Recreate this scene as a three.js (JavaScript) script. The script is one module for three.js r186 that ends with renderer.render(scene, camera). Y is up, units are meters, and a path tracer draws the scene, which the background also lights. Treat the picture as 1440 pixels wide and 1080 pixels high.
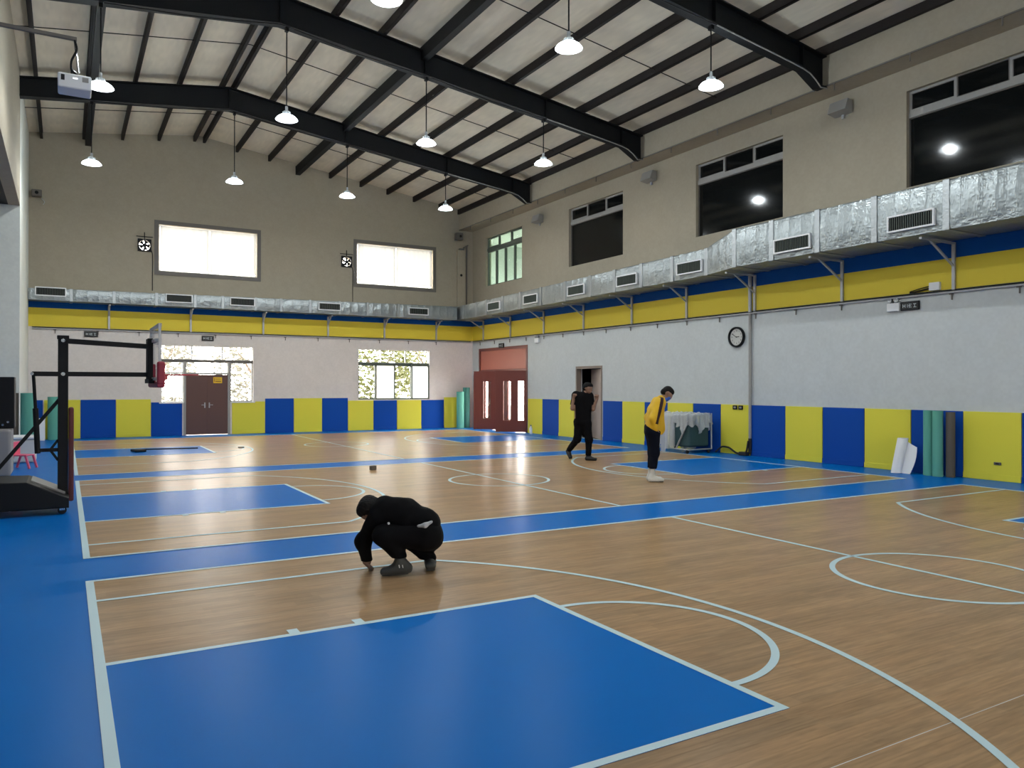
import * as THREE from 'three';
import { RoundedBoxGeometry } from 'three/addons/geometries/RoundedBoxGeometry.js';
import { mergeGeometries, mergeVertices } from 'three/addons/utils/BufferGeometryUtils.js';
import { ImprovedNoise } from 'three/addons/math/ImprovedNoise.js';

/* ---------------------------------------------------------------- camera, sky, lamps' strength, exposure */
const scene = new THREE.Scene();
const renderer = new THREE.WebGLRenderer();
renderer.toneMapping = THREE.LinearToneMapping;
renderer.toneMappingExposure = 1.0;
renderer.shadowMap.enabled = true;
const EYE = 1.65, FOCAL = 1080.84, YAW = 0.52652, PITCH = 0.002436, ROLL = 0.00118;
const camera = new THREE.PerspectiveCamera(2 * Math.atan(540 / FOCAL) * 180 / Math.PI, 4 / 3, 0.05, 200);
const V3 = (x, y, z) => new THREE.Vector3(x, y, z);
const viewF = V3(Math.sin(YAW) * Math.cos(PITCH), Math.sin(PITCH), -Math.cos(YAW) * Math.cos(PITCH));
const lr = viewF.clone().cross(V3(0, 1, 0)).normalize(), lu = lr.clone().cross(viewF);
const viewR = lr.clone().multiplyScalar(Math.cos(ROLL)).addScaledVector(lu, Math.sin(ROLL));
const viewU = lr.clone().multiplyScalar(-Math.sin(ROLL)).addScaledVector(lu, Math.cos(ROLL));
camera.position.set(0, EYE, 0);
camera.quaternion.setFromRotationMatrix(new THREE.Matrix4().makeBasis(viewR, viewU, viewF.clone().negate()));
scene.background = new THREE.Color(1.0, 0.95, 0.88);      // bright overcast day outside
scene.backgroundIntensity = 22;
const LAMP_POWER = 14, LAMP_COLOUR = new THREE.Color(0.92, 0.98, 1.0);

// a photo pixel gives a direction; these put it on a wall (x or z known) or on the floor
const dirOf = (px, py) => viewF.clone().addScaledVector(viewR, (px - 720) / FOCAL).addScaledVector(viewU, (540 - py) / FOCAL);
const onX = (X, px, py) => { const d = dirOf(px, py), t = X / d.x; return V3(X, EYE + t * d.y, t * d.z); };
const onZ = (Z, px, py) => { const d = dirOf(px, py), t = Z / d.z; return V3(t * d.x, EYE + t * d.y, Z); };
const onFloor = (px, py, h = 0) => { const d = dirOf(px, py), t = (h - EYE) / d.y; return V3(t * d.x, h, t * d.z); };
const lookTurn = -YAW;                                     // turns local x to the picture's right, local z towards the viewer

/* ---------------------------------------------------------------- helpers */
let seed = 20240611;
const rnd = () => { seed = (seed * 1664525 + 1013904223) >>> 0; return seed / 4294967296; };
const noise = new ImprovedNoise();
const taken = {};
function numbered(n) { const k = taken[n] = (taken[n] ?? -1) + 1; return k ? `${n}_${String(k).padStart(3, '0')}` : n; }
function shade(o) { o.traverse(c => { if (c.isMesh) { c.castShadow = true; c.receiveShadow = true; } }); return o; }
function thing(name, label, category, pos = [0, 0, 0], turn = 0, group) {
  const o = new THREE.Group(); o.name = numbered(name); scene.add(o);
  o.position.set(...pos); o.rotation.y = turn; o.userData = { label, category };
  if (group) o.userData.group = group;
  return o;
}
function structure(name) { const o = new THREE.Group(); o.name = name; o.userData = { kind: 'structure' }; scene.add(o); return o; }
function part(name, geo, m, parent, kind) {
  const g = Array.isArray(geo) ? merge(geo) : geo;
  const o = new THREE.Mesh(g, m); o.name = name; parent.add(o); o.castShadow = o.receiveShadow = true;
  if (kind) o.userData.kind = kind;
  return o;
}
function merge(list) {
  const l = list.map(g => { const h = g.index ? g.toNonIndexed() : g; for (const k of Object.keys(h.attributes)) if (!['position', 'normal', 'uv'].includes(k)) h.deleteAttribute(k); return h; });
  return l.length === 1 ? l[0] : mergeGeometries(l);
}
const box = (x0, x1, y0, y1, z0, z1) => { const g = new THREE.BoxGeometry(x1 - x0, y1 - y0, z1 - z0); g.translate((x0 + x1) / 2, (y0 + y1) / 2, (z0 + z1) / 2); return metricUV(g); };
const rbox = (x0, x1, y0, y1, z0, z1, r = 0.01, s = 2) => { const g = new RoundedBoxGeometry(x1 - x0, y1 - y0, z1 - z0, s, r); g.translate((x0 + x1) / 2, (y0 + y1) / 2, (z0 + z1) / 2); return metricUV(g); };
function metricUV(g) {       // uv in metres, by the way each face points
  const p = g.attributes.position, n = g.attributes.normal, uv = new Float32Array(p.count * 2);
  for (let i = 0; i < p.count; i++) {
    const ax = Math.abs(n.getX(i)), ay = Math.abs(n.getY(i)), az = Math.abs(n.getZ(i));
    const [u, v] = ay >= ax && ay >= az ? [p.getX(i), p.getZ(i)] : ax >= az ? [p.getZ(i), p.getY(i)] : [p.getX(i), p.getY(i)];
    uv[2 * i] = u; uv[2 * i + 1] = v;
  }
  g.setAttribute('uv', new THREE.BufferAttribute(uv, 2)); return g;
}
const cyl = (r0, r1, h, x, y, z, seg = 20, open = false) => { const g = new THREE.CylinderGeometry(r1, r0, h, seg, 1, open); g.translate(x, y + h / 2, z); return g; };
function rod(a, b, r, seg = 8, r2 = r) {     // round bar from a to b
  const A = V3(...a), B = V3(...b), d = B.clone().sub(A), g = new THREE.CylinderGeometry(r2, r, d.length(), seg);
  g.applyQuaternion(new THREE.Quaternion().setFromUnitVectors(V3(0, 1, 0), d.clone().normalize()));
  g.translate((A.x + B.x) / 2, (A.y + B.y) / 2, (A.z + B.z) / 2); return g;
}
function bar(a, b, w, h, up = V3(0, 1, 0)) {   // square bar from a to b, w across and h along up
  const A = V3(...a), B = V3(...b), d = B.clone().sub(A), L = d.length(), f = d.normalize();
  const s = f.clone().cross(up).normalize(), u = s.clone().cross(f);
  const g = new THREE.BoxGeometry(w, h, L); g.applyMatrix4(new THREE.Matrix4().makeBasis(s, u, f.clone().negate()));
  g.translate((A.x + B.x) / 2, (A.y + B.y) / 2, (A.z + B.z) / 2); return g;
}
const tube = (pts, r, seg = 40, rs = 8) => new THREE.TubeGeometry(new THREE.CatmullRomCurve3(pts.map(p => V3(...p)), false, 'catmullrom', 0.3), seg, r, rs);
function polyShape(pts) { const s = new THREE.Shape(); pts.forEach(([x, y], i) => i ? s.lineTo(x, y) : s.moveTo(x, y)); s.closePath(); return s; }
function rectHole(x0, x1, y0, y1) { const h = new THREE.Path(); h.moveTo(x0, y0); h.lineTo(x0, y1); h.lineTo(x1, y1); h.lineTo(x1, y0); h.closePath(); return h; }
const lathe = (pts, seg = 32) => new THREE.LatheGeometry(pts.map(([x, y]) => new THREE.Vector2(x, y)), seg);

/* ---------------------------------------------------------------- textures and materials */
function dataTex(w, h, fn, srgb) {
  const d = new Uint8Array(w * h * 4);
  for (let y = 0; y < h; y++) for (let x = 0; x < w; x++) { const c = fn(x, y), i = 4 * (y * w + x); d[i] = c[0]; d[i + 1] = c[1]; d[i + 2] = c[2]; d[i + 3] = 255; }
  const t = new THREE.DataTexture(d, w, h); t.wrapS = t.wrapT = THREE.RepeatWrapping; t.magFilter = THREE.LinearFilter; t.minFilter = THREE.LinearFilter;
  if (srgb) t.colorSpace = THREE.SRGBColorSpace; t.needsUpdate = true; return t;
}
const cl = v => Math.max(0, Math.min(255, v));
// periodic noise in u, v (0..1), with nu, nv cells
function hash(i, j, s) { let h = (i * 374761393 + j * 668265263 + s * 2147483647) | 0; h = Math.imul(h ^ (h >>> 13), 1274126177); return ((h ^ (h >>> 16)) >>> 0) / 4294967296; }
function tile(u, v, nu, nv, s) {
  const x = u * nu, y = v * nv, i = Math.floor(x), j = Math.floor(y), a = x - i, b = y - j, sx = a * a * (3 - 2 * a), sy = b * b * (3 - 2 * b);
  const H = (p, q) => hash(((p % nu) + nu) % nu, ((q % nv) + nv) % nv, s);
  return (H(i, j) * (1 - sx) + H(i + 1, j) * sx) * (1 - sy) + (H(i, j + 1) * (1 - sx) + H(i + 1, j + 1) * sx) * sy;
}
// wood-print sheet: strips 0.1 m wide running along x, 7.2 m x 3.2 m per repeat
const ROWS = 32;
const woodTex = dataTex(2048, 1024, (x, y) => {
  const u = x / 2048, v = y / 1024, row = Math.floor(v * ROWS), off = hash(row, 3, 5), col = Math.floor((u + off) * 9);
  const tone = hash(row, col % 9, 11) - 0.5, tint = hash(row, col % 9, 12) - 0.5;
  const grain = tile(u, v, 40, 256, 1) - 0.5, fine = tile(u, v, 160, 512, 2) - 0.5, broad = tile(u, v, 7, 20, 3) - 0.5;
  const fv = v * ROWS - row, seam = fv < 0.05 ? -9 : 0;
  const k = 1 + 0.07 * tone + 0.15 * grain + 0.06 * fine + 0.12 * broad;
  return [cl(172 * k + 3 * tint + seam), cl(146 * k + seam), cl(117 * k - 2 * tint + seam)];
}, true);
woodTex.repeat.set(1 / 7.2, 1 / 3.2);
const foilBump = dataTex(512, 512, (x, y) => {      // pinched rows across the wrap with crinkles between
  const u = x / 512, v = y / 512, w = u * 4 + 0.22 * (tile(u, v, 5, 7, 20) - 0.5), q = Math.abs(Math.sin(Math.PI * w));
  const a = Math.abs(tile(u, v, 11, 11, 21) - 0.5), b = Math.abs(tile(u, v, 29, 23, 22) - 0.5), pinch = (1 - q) * tile(u, v, 20, 28, 24);
  const r = 0.55 * Math.sqrt(q) + 0.75 * a * (0.4 + 0.6 * q) + 0.45 * b - 0.25 * pinch; return [cl(r * 190), cl(r * 190), cl(r * 190)];
});
const paintTex = dataTex(512, 512, (x, y) => {
  const u = x / 512, v = y / 512, k = 1 + 0.02 * (tile(u, v, 5, 5, 41) - 0.5) + 0.02 * (tile(u, v, 23, 23, 42) - 0.5) + 0.03 * (tile(u, v, 90, 90, 43) - 0.5);
  return [cl(240 * k), cl(240 * k), cl(239 * k)];
}, true);
paintTex.repeat.set(0.25, 0.25);
const sheetTex = dataTex(512, 512, (x, y) => {
  const u = x / 512, v = y / 512, k = 1 + 0.05 * (tile(u, v, 4, 9, 44) - 0.5) + 0.05 * (tile(u, v, 60, 12, 45) - 0.5);
  return [cl(240 * k), cl(238 * k), cl(232 * k)];
}, true);
sheetTex.repeat.set(0.3, 0.3);
const scuffRough = dataTex(512, 512, (x, y) => { const u = x / 512, v = y / 512, k = 255 * (0.86 + 0.06 * (tile(u, v, 4, 4, 51) - 0.5) + 0.05 * (tile(u, v, 60, 30, 52) - 0.5)); return [cl(k), cl(k), cl(k)]; });
scuffRough.repeat.set(0.35, 0.35);

const lin = (r, g, b) => new THREE.Color().setRGB(r, g, b);
const std = (r, g, b, rough = 0.7, metal = 0, extra = {}) => new THREE.MeshStandardMaterial({ color: lin(r, g, b), roughness: rough, metalness: metal, side: THREE.DoubleSide, ...extra });
const phys = (r, g, b, rough, extra = {}) => new THREE.MeshPhysicalMaterial({ color: lin(r, g, b), roughness: rough, side: THREE.DoubleSide, ...extra });
const M = {
  wood: phys(0.92, 0.84, 0.72, 0.34, { map: woodTex, roughnessMap: scuffRough, specularIntensity: 0.18 }),
  floorBlue: phys(0.001, 0.15, 0.52, 0.36, { roughnessMap: scuffRough, specularIntensity: 0.05 }),
  line: std(0.56, 0.74, 0.79, 0.5),
  whiteWall: std(0.60, 0.64, 0.645, 0.8, 0, { map: paintTex }), warmLitWall: std(0.77, 0.715, 0.68, 0.8, 0, { map: paintTex }), brightLitWall: std(0.84, 0.86, 0.80, 0.8, 0, { map: paintTex }),  // white paint; warm light (back) and extra light (left) put into its colour
  greyWall: std(0.40, 0.352, 0.27, 0.85, 0, { map: paintTex }),
  sheet: std(0.80, 0.745, 0.63, 0.75, 0, { map: sheetTex }),
  padYellow: std(0.70, 0.64, 0.05, 0.75), padBlue: phys(0.001, 0.06, 0.34, 0.75, { specularIntensity: 0.4 }),
  bandYellow: std(0.66, 0.52, 0.035, 0.7), bandBlue: phys(0.001, 0.07, 0.30, 0.8, { specularIntensity: 0.4 }),
  steelDark: phys(0.006, 0.007, 0.008, 0.65, { specularIntensity: 0.5 }), purlin: phys(0.016, 0.012, 0.011, 0.65, { specularIntensity: 0.5 }),
  foil: std(0.33, 0.36, 0.365, 0.38, 0.8, { bumpMap: foilBump, bumpScale: 0.02 }),
  foilTape: std(0.40, 0.42, 0.43, 0.4, 0.8, { bumpMap: foilBump, bumpScale: 0.008 }),
  galv: std(0.42, 0.43, 0.44, 0.5, 0.5), grille: std(0.75, 0.76, 0.77, 0.5), black: phys(0.005, 0.005, 0.006, 0.6, { specularIntensity: 0.5 }), blackGloss: phys(0.005, 0.006, 0.007, 0.45, { specularIntensity: 0.4 }),
  dark: std(0.02, 0.02, 0.022, 0.8), rubber: std(0.015, 0.015, 0.016, 0.75),
  frameGrey: std(0.30, 0.29, 0.27, 0.55), frameBrown: std(0.13, 0.115, 0.10, 0.6), alu: std(0.42, 0.42, 0.43, 0.45, 0.4), frameWhite: std(0.7, 0.7, 0.69, 0.5), frameGreen: std(0.10, 0.12, 0.10, 0.5),
  glass: phys(1, 1, 1, 0.03, { transmission: 1, thickness: 0, ior: 1.45 }),
  frosted: phys(0.95, 0.95, 0.94, 0.8, { transmission: 0.9, thickness: 0 }),
  glassGreen: phys(0.82, 0.96, 0.88, 0.03, { transmission: 1, thickness: 0, ior: 1.45 }),
  darkGlass: std(0.006, 0.007, 0.007, 0.07),
  blind: phys(0.62, 0.61, 0.58, 0.95, { transmission: 0.13, thickness: 0 }),
  redWood: std(0.16, 0.035, 0.025, 0.45), redPanel: std(0.42, 0.13, 0.085, 0.5), brownDoor: std(0.10, 0.045, 0.038, 0.55), greyDoor: std(0.36, 0.29, 0.245, 0.55), doorFrame: std(0.20, 0.16, 0.13, 0.6),
  padRed: std(0.10, 0.012, 0.012, 0.6), boardRed: std(0.30, 0.02, 0.045, 0.55), rim: std(0.42, 0.03, 0.04, 0.4),
  chrome: std(0.7, 0.7, 0.7, 0.2, 1), matGreen: std(0.10, 0.36, 0.28, 0.75), matGreenDark: std(0.05, 0.20, 0.17, 0.8), matBrown: std(0.10, 0.085, 0.07, 0.85), core: std(0.03, 0.03, 0.035, 0.8),
  cabinetGrey: std(0.26, 0.245, 0.24, 0.7), white: std(0.78, 0.79, 0.80, 0.6), offWhite: std(0.6, 0.61, 0.6, 0.6), pink: std(0.75, 0.10, 0.20, 0.45),
  plastic: phys(0.9, 0.93, 0.95, 0.3, { transmission: 0.6, thickness: 0 }),
  tealDark: std(0.02, 0.06, 0.07, 0.6), ledGreen: std(0.1, 0.5, 0.2, 0.4),
  shadePoly: phys(0.95, 0.98, 1.0, 0.55, { transmission: 0.96, thickness: 0 }),
  bulb: new THREE.MeshStandardMaterial({ color: 0xffffff, emissive: LAMP_COLOUR, emissiveIntensity: 14, roughness: 0.5 }),
  leaf: phys(0.085, 0.10, 0.018, 0.8, { transmission: 0.3, thickness: 0 }), leafPale: phys(0.11, 0.115, 0.04, 0.8, { transmission: 0.3, thickness: 0 }), leafGrey: phys(0.15, 0.15, 0.12, 0.8, { transmission: 0.3, thickness: 0 }), bark: std(0.16, 0.12, 0.09, 0.9), ground: std(0.42, 0.40, 0.36, 0.95),
  skin: std(0.30, 0.175, 0.12, 0.55), hair: phys(0.005, 0.0045, 0.0045, 0.7, { specularIntensity: 0.4 }), cloth: phys(0.004, 0.004, 0.005, 0.95, { specularIntensity: 0.3 }), clothNavy: phys(0.004, 0.006, 0.014, 0.95, { specularIntensity: 0.3 }), jacketYellow: std(0.72, 0.44, 0.015, 0.75), stripe: std(0.03, 0.008, 0.01, 0.8), shirt: std(0.5, 0.5, 0.52, 0.85), shoeGrey: std(0.055, 0.058, 0.055, 0.7), shoeWhite: std(0.62, 0.62, 0.58, 0.6), shoeBlack: std(0.012, 0.012, 0.013, 0.6), mask: std(0.03, 0.12, 0.55, 0.8), eye: std(0.01, 0.008, 0.008, 0.3),
};
foilBump.repeat.set(0.85, 1.2);

/* ---------------------------------------------------------------- the room's measures */
const XR = 14.1, XL = -0.97, ZB = -27.4, ZF = 6.6, XA = -6.0, TH = 0.24, JAMB = -22.33, SOFFIT = 6.05;
const RIDGE = 3.85, SLOPE = 0.14, PURLIN_Y = x => 9.78 - SLOPE * Math.abs(x - RIDGE), ROOF_Y = x => PURLIN_Y(x) + 0.2;
const BEAMS = [-22.05, -16.3, -10.5, -4.75, 1.0];
const BAND0 = 3.44, BAND1 = 4.01, BAND2 = 4.66;

/* ---- floor: blue sports sheet, three wood-print courts, painted keys and lines */
const floor = structure('floor');
part('floor_sheet', box(XA - TH, XR + TH, -0.1, 0, ZB - TH, ZF + TH), M.floorBlue, floor);
const C0 = 0.15, C1 = 13.03, CM = 6.6;
function flat(shape, y, m, name) { const g = new THREE.ExtrudeGeometry(shape, { depth: 0.0012, bevelEnabled: false, curveSegments: 64 }); g.rotateX(-Math.PI / 2); g.translate(0, y, 0); return part(name, metricUV(g), m, floor); }
const rect = (x0, x1, z0, z1) => polyShape([[x0, -z0], [x1, -z0], [x1, -z1], [x0, -z1]]);
const lineRect = (x0, x1, z0, z1) => flat(rect(Math.min(x0, x1), Math.max(x0, x1), Math.min(z0, z1), Math.max(z0, z1)), 0.0036, M.line, 'court_line');
function arcBand(cx, cz, r, w, a0, a1, name = 'court_line') {   // angle from +x, anticlockwise seen from above in (x, -z)
  const s = new THREE.Shape(); s.absarc(cx, -cz, r + w / 2, a0, a1, false); s.absarc(cx, -cz, r - w / 2, a1, a0, true); s.closePath();
  return flat(s, 0.0036, M.line, name);
}
function court(zc, half, three) {
  const W = 0.05;
  flat(rect(C0, C1, zc - half, zc + half), 0.0002, M.wood, 'wood_court');
  for (const s of [-1, 1]) lineRect(C0, C1, zc + s * half, zc + s * (half - W));
  lineRect(C0, C0 + 0.06, zc - half + W, zc + half - W); lineRect(C1 - 0.06, C1, zc - half + W, zc + half - W);
  lineRect(CM - W / 2, CM + W / 2, zc - half + W, zc + half - W);
  arcBand(CM, zc, 0.87, W, 0, Math.PI * 2);
  for (const s of [1, -1]) {
    const bx = s > 0 ? C0 + 0.06 : C1 - 0.06, fx = bx + s * 3.0, kh = 1.23;
    flat(rect(Math.min(bx, fx), Math.max(bx, fx), zc - kh, zc + kh), 0.0018, M.floorBlue, 'painted_key');
    for (const t of [-1, 1]) {
      lineRect(bx, fx, zc + t * kh, zc + t * (kh - W));
      for (const h of [1.08, 1.53]) lineRect(bx + s * h, bx + s * (h + 0.07), zc + t * kh, zc + t * (kh + 0.09));
    }
    lineRect(fx - s * W, fx, zc - kh + W, zc + kh - W);
    arcBand(fx, zc, 0.86, W, s > 0 ? -Math.PI / 2 : Math.PI / 2, s > 0 ? Math.PI / 2 : 1.5 * Math.PI);
    const cx = bx + s * 0.4, r = 3.63, a = Math.asin(three / r), sx = cx + s * r * Math.cos(a);
    for (const t of [-1, 1]) lineRect(bx, sx, zc + t * (three - W / 2), zc + t * (three + W / 2));
    arcBand(cx, zc, r, W, s > 0 ? -a : Math.PI - a, s > 0 ? a : Math.PI + a);
  }
}
{ const a = onFloor(1170, 1080), b = onFloor(1440, 992); const s = part('sheet_seam', bar([a.x - 1, 0.0016, a.z], [b.x + 6, 0.0016, a.z], 0.004, 0.0012), M.offWhite, floor); }
court(-3.92, 3.47, 2.75); court(-11.8, 3.45, 2.75); court(-21.15, 5.0, 3.2);

/* ---- back wall with windows, door opening and fan holes */
const W1 = [2.62, 5.72, 5.38, 6.9], W2 = [9.3, 12.36, 5.42, 6.92], W3 = [9.36, 12.22, 1.13, 3.0];
const FANS = [[2.2, 6.17], [8.9, 6.19]];
const wallBack = structure('wall_back');
function wallZ(y0, yTop, m, holes, name) {
  const s = polyShape(yTop ? [[XL - TH, y0], [XR + TH, y0], [XR + TH, yTop], [XL - TH, yTop]] : [[XL - TH, y0], [XR + TH, y0], [XR + TH, ROOF_Y(XR + TH)], [RIDGE, ROOF_Y(RIDGE)], [XL - TH, ROOF_Y(XL - TH)]]);
  for (const h of holes) s.holes.push(h);
  const g = new THREE.ExtrudeGeometry(s, { depth: TH, bevelEnabled: false, curveSegments: 24 }); g.translate(0, 0, ZB - TH);
  return part(name, metricUV(g), m, wallBack);
}
const W0hole = new THREE.Path(); [[2.7, 1.1], [2.7, 2.97], [5.6, 2.97], [5.6, 1.1], [4.85, 1.1], [4.85, 0.0005], [3.38, 0.0005], [3.38, 1.1]].forEach(([x, y], i) => i ? W0hole.lineTo(x, y) : W0hole.moveTo(x, y)); W0hole.closePath();
const fanHole = ([x, y]) => { const p = new THREE.Path(); p.absarc(x, y, 0.17, 0, Math.PI * 2, true); return p; };
wallZ(-0.1, BAND0, M.warmLitWall, [W0hole, rectHole(W3[0], W3[1], W3[2], W3[3])], 'plaster_lower');
wallZ(BAND0, 0, M.greyWall, [rectHole(...W1), rectHole(...W2), fanHole(FANS[0]), fanHole(FANS[1])], 'plaster_upper');
part('blue_band', box(XL, XR, BAND1, 4.48, ZB, ZB + 0.006), M.bandBlue, wallBack);
part('yellow_band', box(XL, XR, BAND0, BAND1, ZB, ZB + 0.012), M.bandYellow, wallBack);
function panel(parent, x0, x1, y1, along, colour) {   // a padded board on the back wall (along x) or the right wall (along z)
  const m = colour === 'Y' ? M.padYellow : M.padBlue, e = 0.006;
  const g = along === 'x' ? rbox(x0 + e, x1 - e, 0.012, y1, ZB, ZB + 0.03, 0.008) : rbox(XR - 0.03, XR, 0.012, y1, x0 + e, x1 - e, 0.008);
  const o = part('padded_panel', g, m, parent);
  const s = along === 'x' ? rbox(x0 + e, x1 - e, 0.002, 0.11, ZB + 0.03, ZB + 0.042, 0.005) : rbox(XR - 0.042, XR - 0.03, 0.002, 0.11, x0 + e, x1 - e, 0.005);
  part('skirting', s, m, o);
}
[[-0.93, -0.58, 'B'], [-0.56, 0.41, 'Y'], [0.41, 1.39, 'B'], [1.39, 2.4, 'Y'], [2.4, 3.34, 'B'], [4.9, 6.0, 'Y'], [6.0, 6.99, 'B'], [6.99, 8.0, 'Y'], [8.0, 8.96, 'B'], [8.96, 9.94, 'Y'], [9.94, 10.87, 'B'], [10.87, 11.87, 'Y'], [11.87, 12.83, 'B'], [12.83, 13.9, 'Y']]
  .forEach(([a, b, c]) => panel(wallBack, a, b, (b > 9.4 && a < 12.2) || (b > 2.75 && a < 5.6) ? 1.1 : 1.2, 'x', c));

/* ---- right wall */
const RW = [[-26.3, -23.56], [-20.6, -17.81], [-14.8, -12.01], [-9.04, -6.25]].map(([a, b]) => [a, b, 5.5, 7.37]);
const RED = [-26.83, -23.16, 3.1], GREYD = [-20.19, -18.8, 2.27];
const wallRight = structure('wall_right');
function wallX(y0, y1, m, holes, name) {    // drawn in (z, y), then stood on x = XR .. XR + TH
  const s = polyShape([[ZB, y0], [ZF, y0], [ZF, y1], [ZB, y1]]); for (const h of holes) s.holes.push(h);
  const g = new THREE.ExtrudeGeometry(s, { depth: TH, bevelEnabled: false }); g.rotateY(-Math.PI / 2); g.translate(XR + TH, 0, 0);
  return part(name, metricUV(g), m, wallRight);
}
wallX(-0.1, BAND0, M.whiteWall, [rectHole(RED[0], RED[1], 0.0005, RED[2]), rectHole(GREYD[0], GREYD[1], 0.0005, GREYD[2])], 'plaster_lower');
wallX(BAND0, 8.75, M.greyWall, RW.map(w => rectHole(...w)), 'plaster_upper');
part('eaves_bulkhead', box(13.5, XR, 7.81, 8.62, ZB, ZF), M.greyWall, wallRight);
part('eaves_edge_strip', box(13.485, 13.5, 7.80, 7.83, ZB, ZF), M.frameBrown, wallRight);
part('blue_band', box(XR - 0.006, XR, BAND1, BAND2, ZB, ZF), M.bandBlue, wallRight);
part('yellow_band', box(XR - 0.012, XR, BAND0, BAND1, ZB, ZF), M.bandYellow, wallRight);
{
  const e = [-23.1, -22.15, -21.15, -20.26]; e.slice(0, -1).forEach((a, i) => panel(wallRight, a, e[i + 1], 1.2, 'z', 'YBY'[i]));
  const f = [-18.74, -17.8, -16.8, -15.85, -14.87, -13.9, -12.93, -11.92, -10.93, -9.93, -8.93, -7.94, -6.95, -5.95, -4.95, -3.95, -2.95, -1.95, -0.95];
  f.slice(0, -1).forEach((a, i) => panel(wallRight, a, f[i + 1], 1.2, 'z', i % 2 ? 'Y' : 'B'));
}

/* ---- left wall: plain wall at the back, deep alcove nearer, upper wall over the alcove */
const wallLeft = structure('wall_left');
part('plaster', box(XL - TH, XL, 0, ROOF_Y(XL), ZB, JAMB), M.brightLitWall, wallLeft);
part('upper_plaster', box(XL - TH, XL, SOFFIT, ROOF_Y(XL), JAMB, ZF), M.greyWall, wallLeft);
part('alcove_end', box(XA, XL - TH, 0, SOFFIT, JAMB - 0.2, JAMB), M.brightLitWall, wallLeft);
part('alcove_back', box(XA - TH, XA, 0, SOFFIT, JAMB - 0.2, ZF), M.brightLitWall, wallLeft);
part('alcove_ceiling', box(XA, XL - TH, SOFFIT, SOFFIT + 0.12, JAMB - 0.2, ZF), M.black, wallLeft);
const wallFront = structure('wall_front');
{
  const s = polyShape([[XA - TH, -0.1], [XR + TH, -0.1], [XR + TH, ROOF_Y(XR + TH)], [RIDGE, ROOF_Y(RIDGE)], [XL, ROOF_Y(XL)], [XL, SOFFIT + 0.12], [XA - TH, SOFFIT + 0.12]]);
  s.holes.push(rectHole(3, 9, 0.8, 2.6));  // opening for the unseen window band added for its daylight
  const g = new THREE.ExtrudeGeometry(s, { depth: TH, bevelEnabled: false }); g.translate(0, 0, ZF); part('plaster', metricUV(g), M.whiteWall, wallFront);
}

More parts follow.
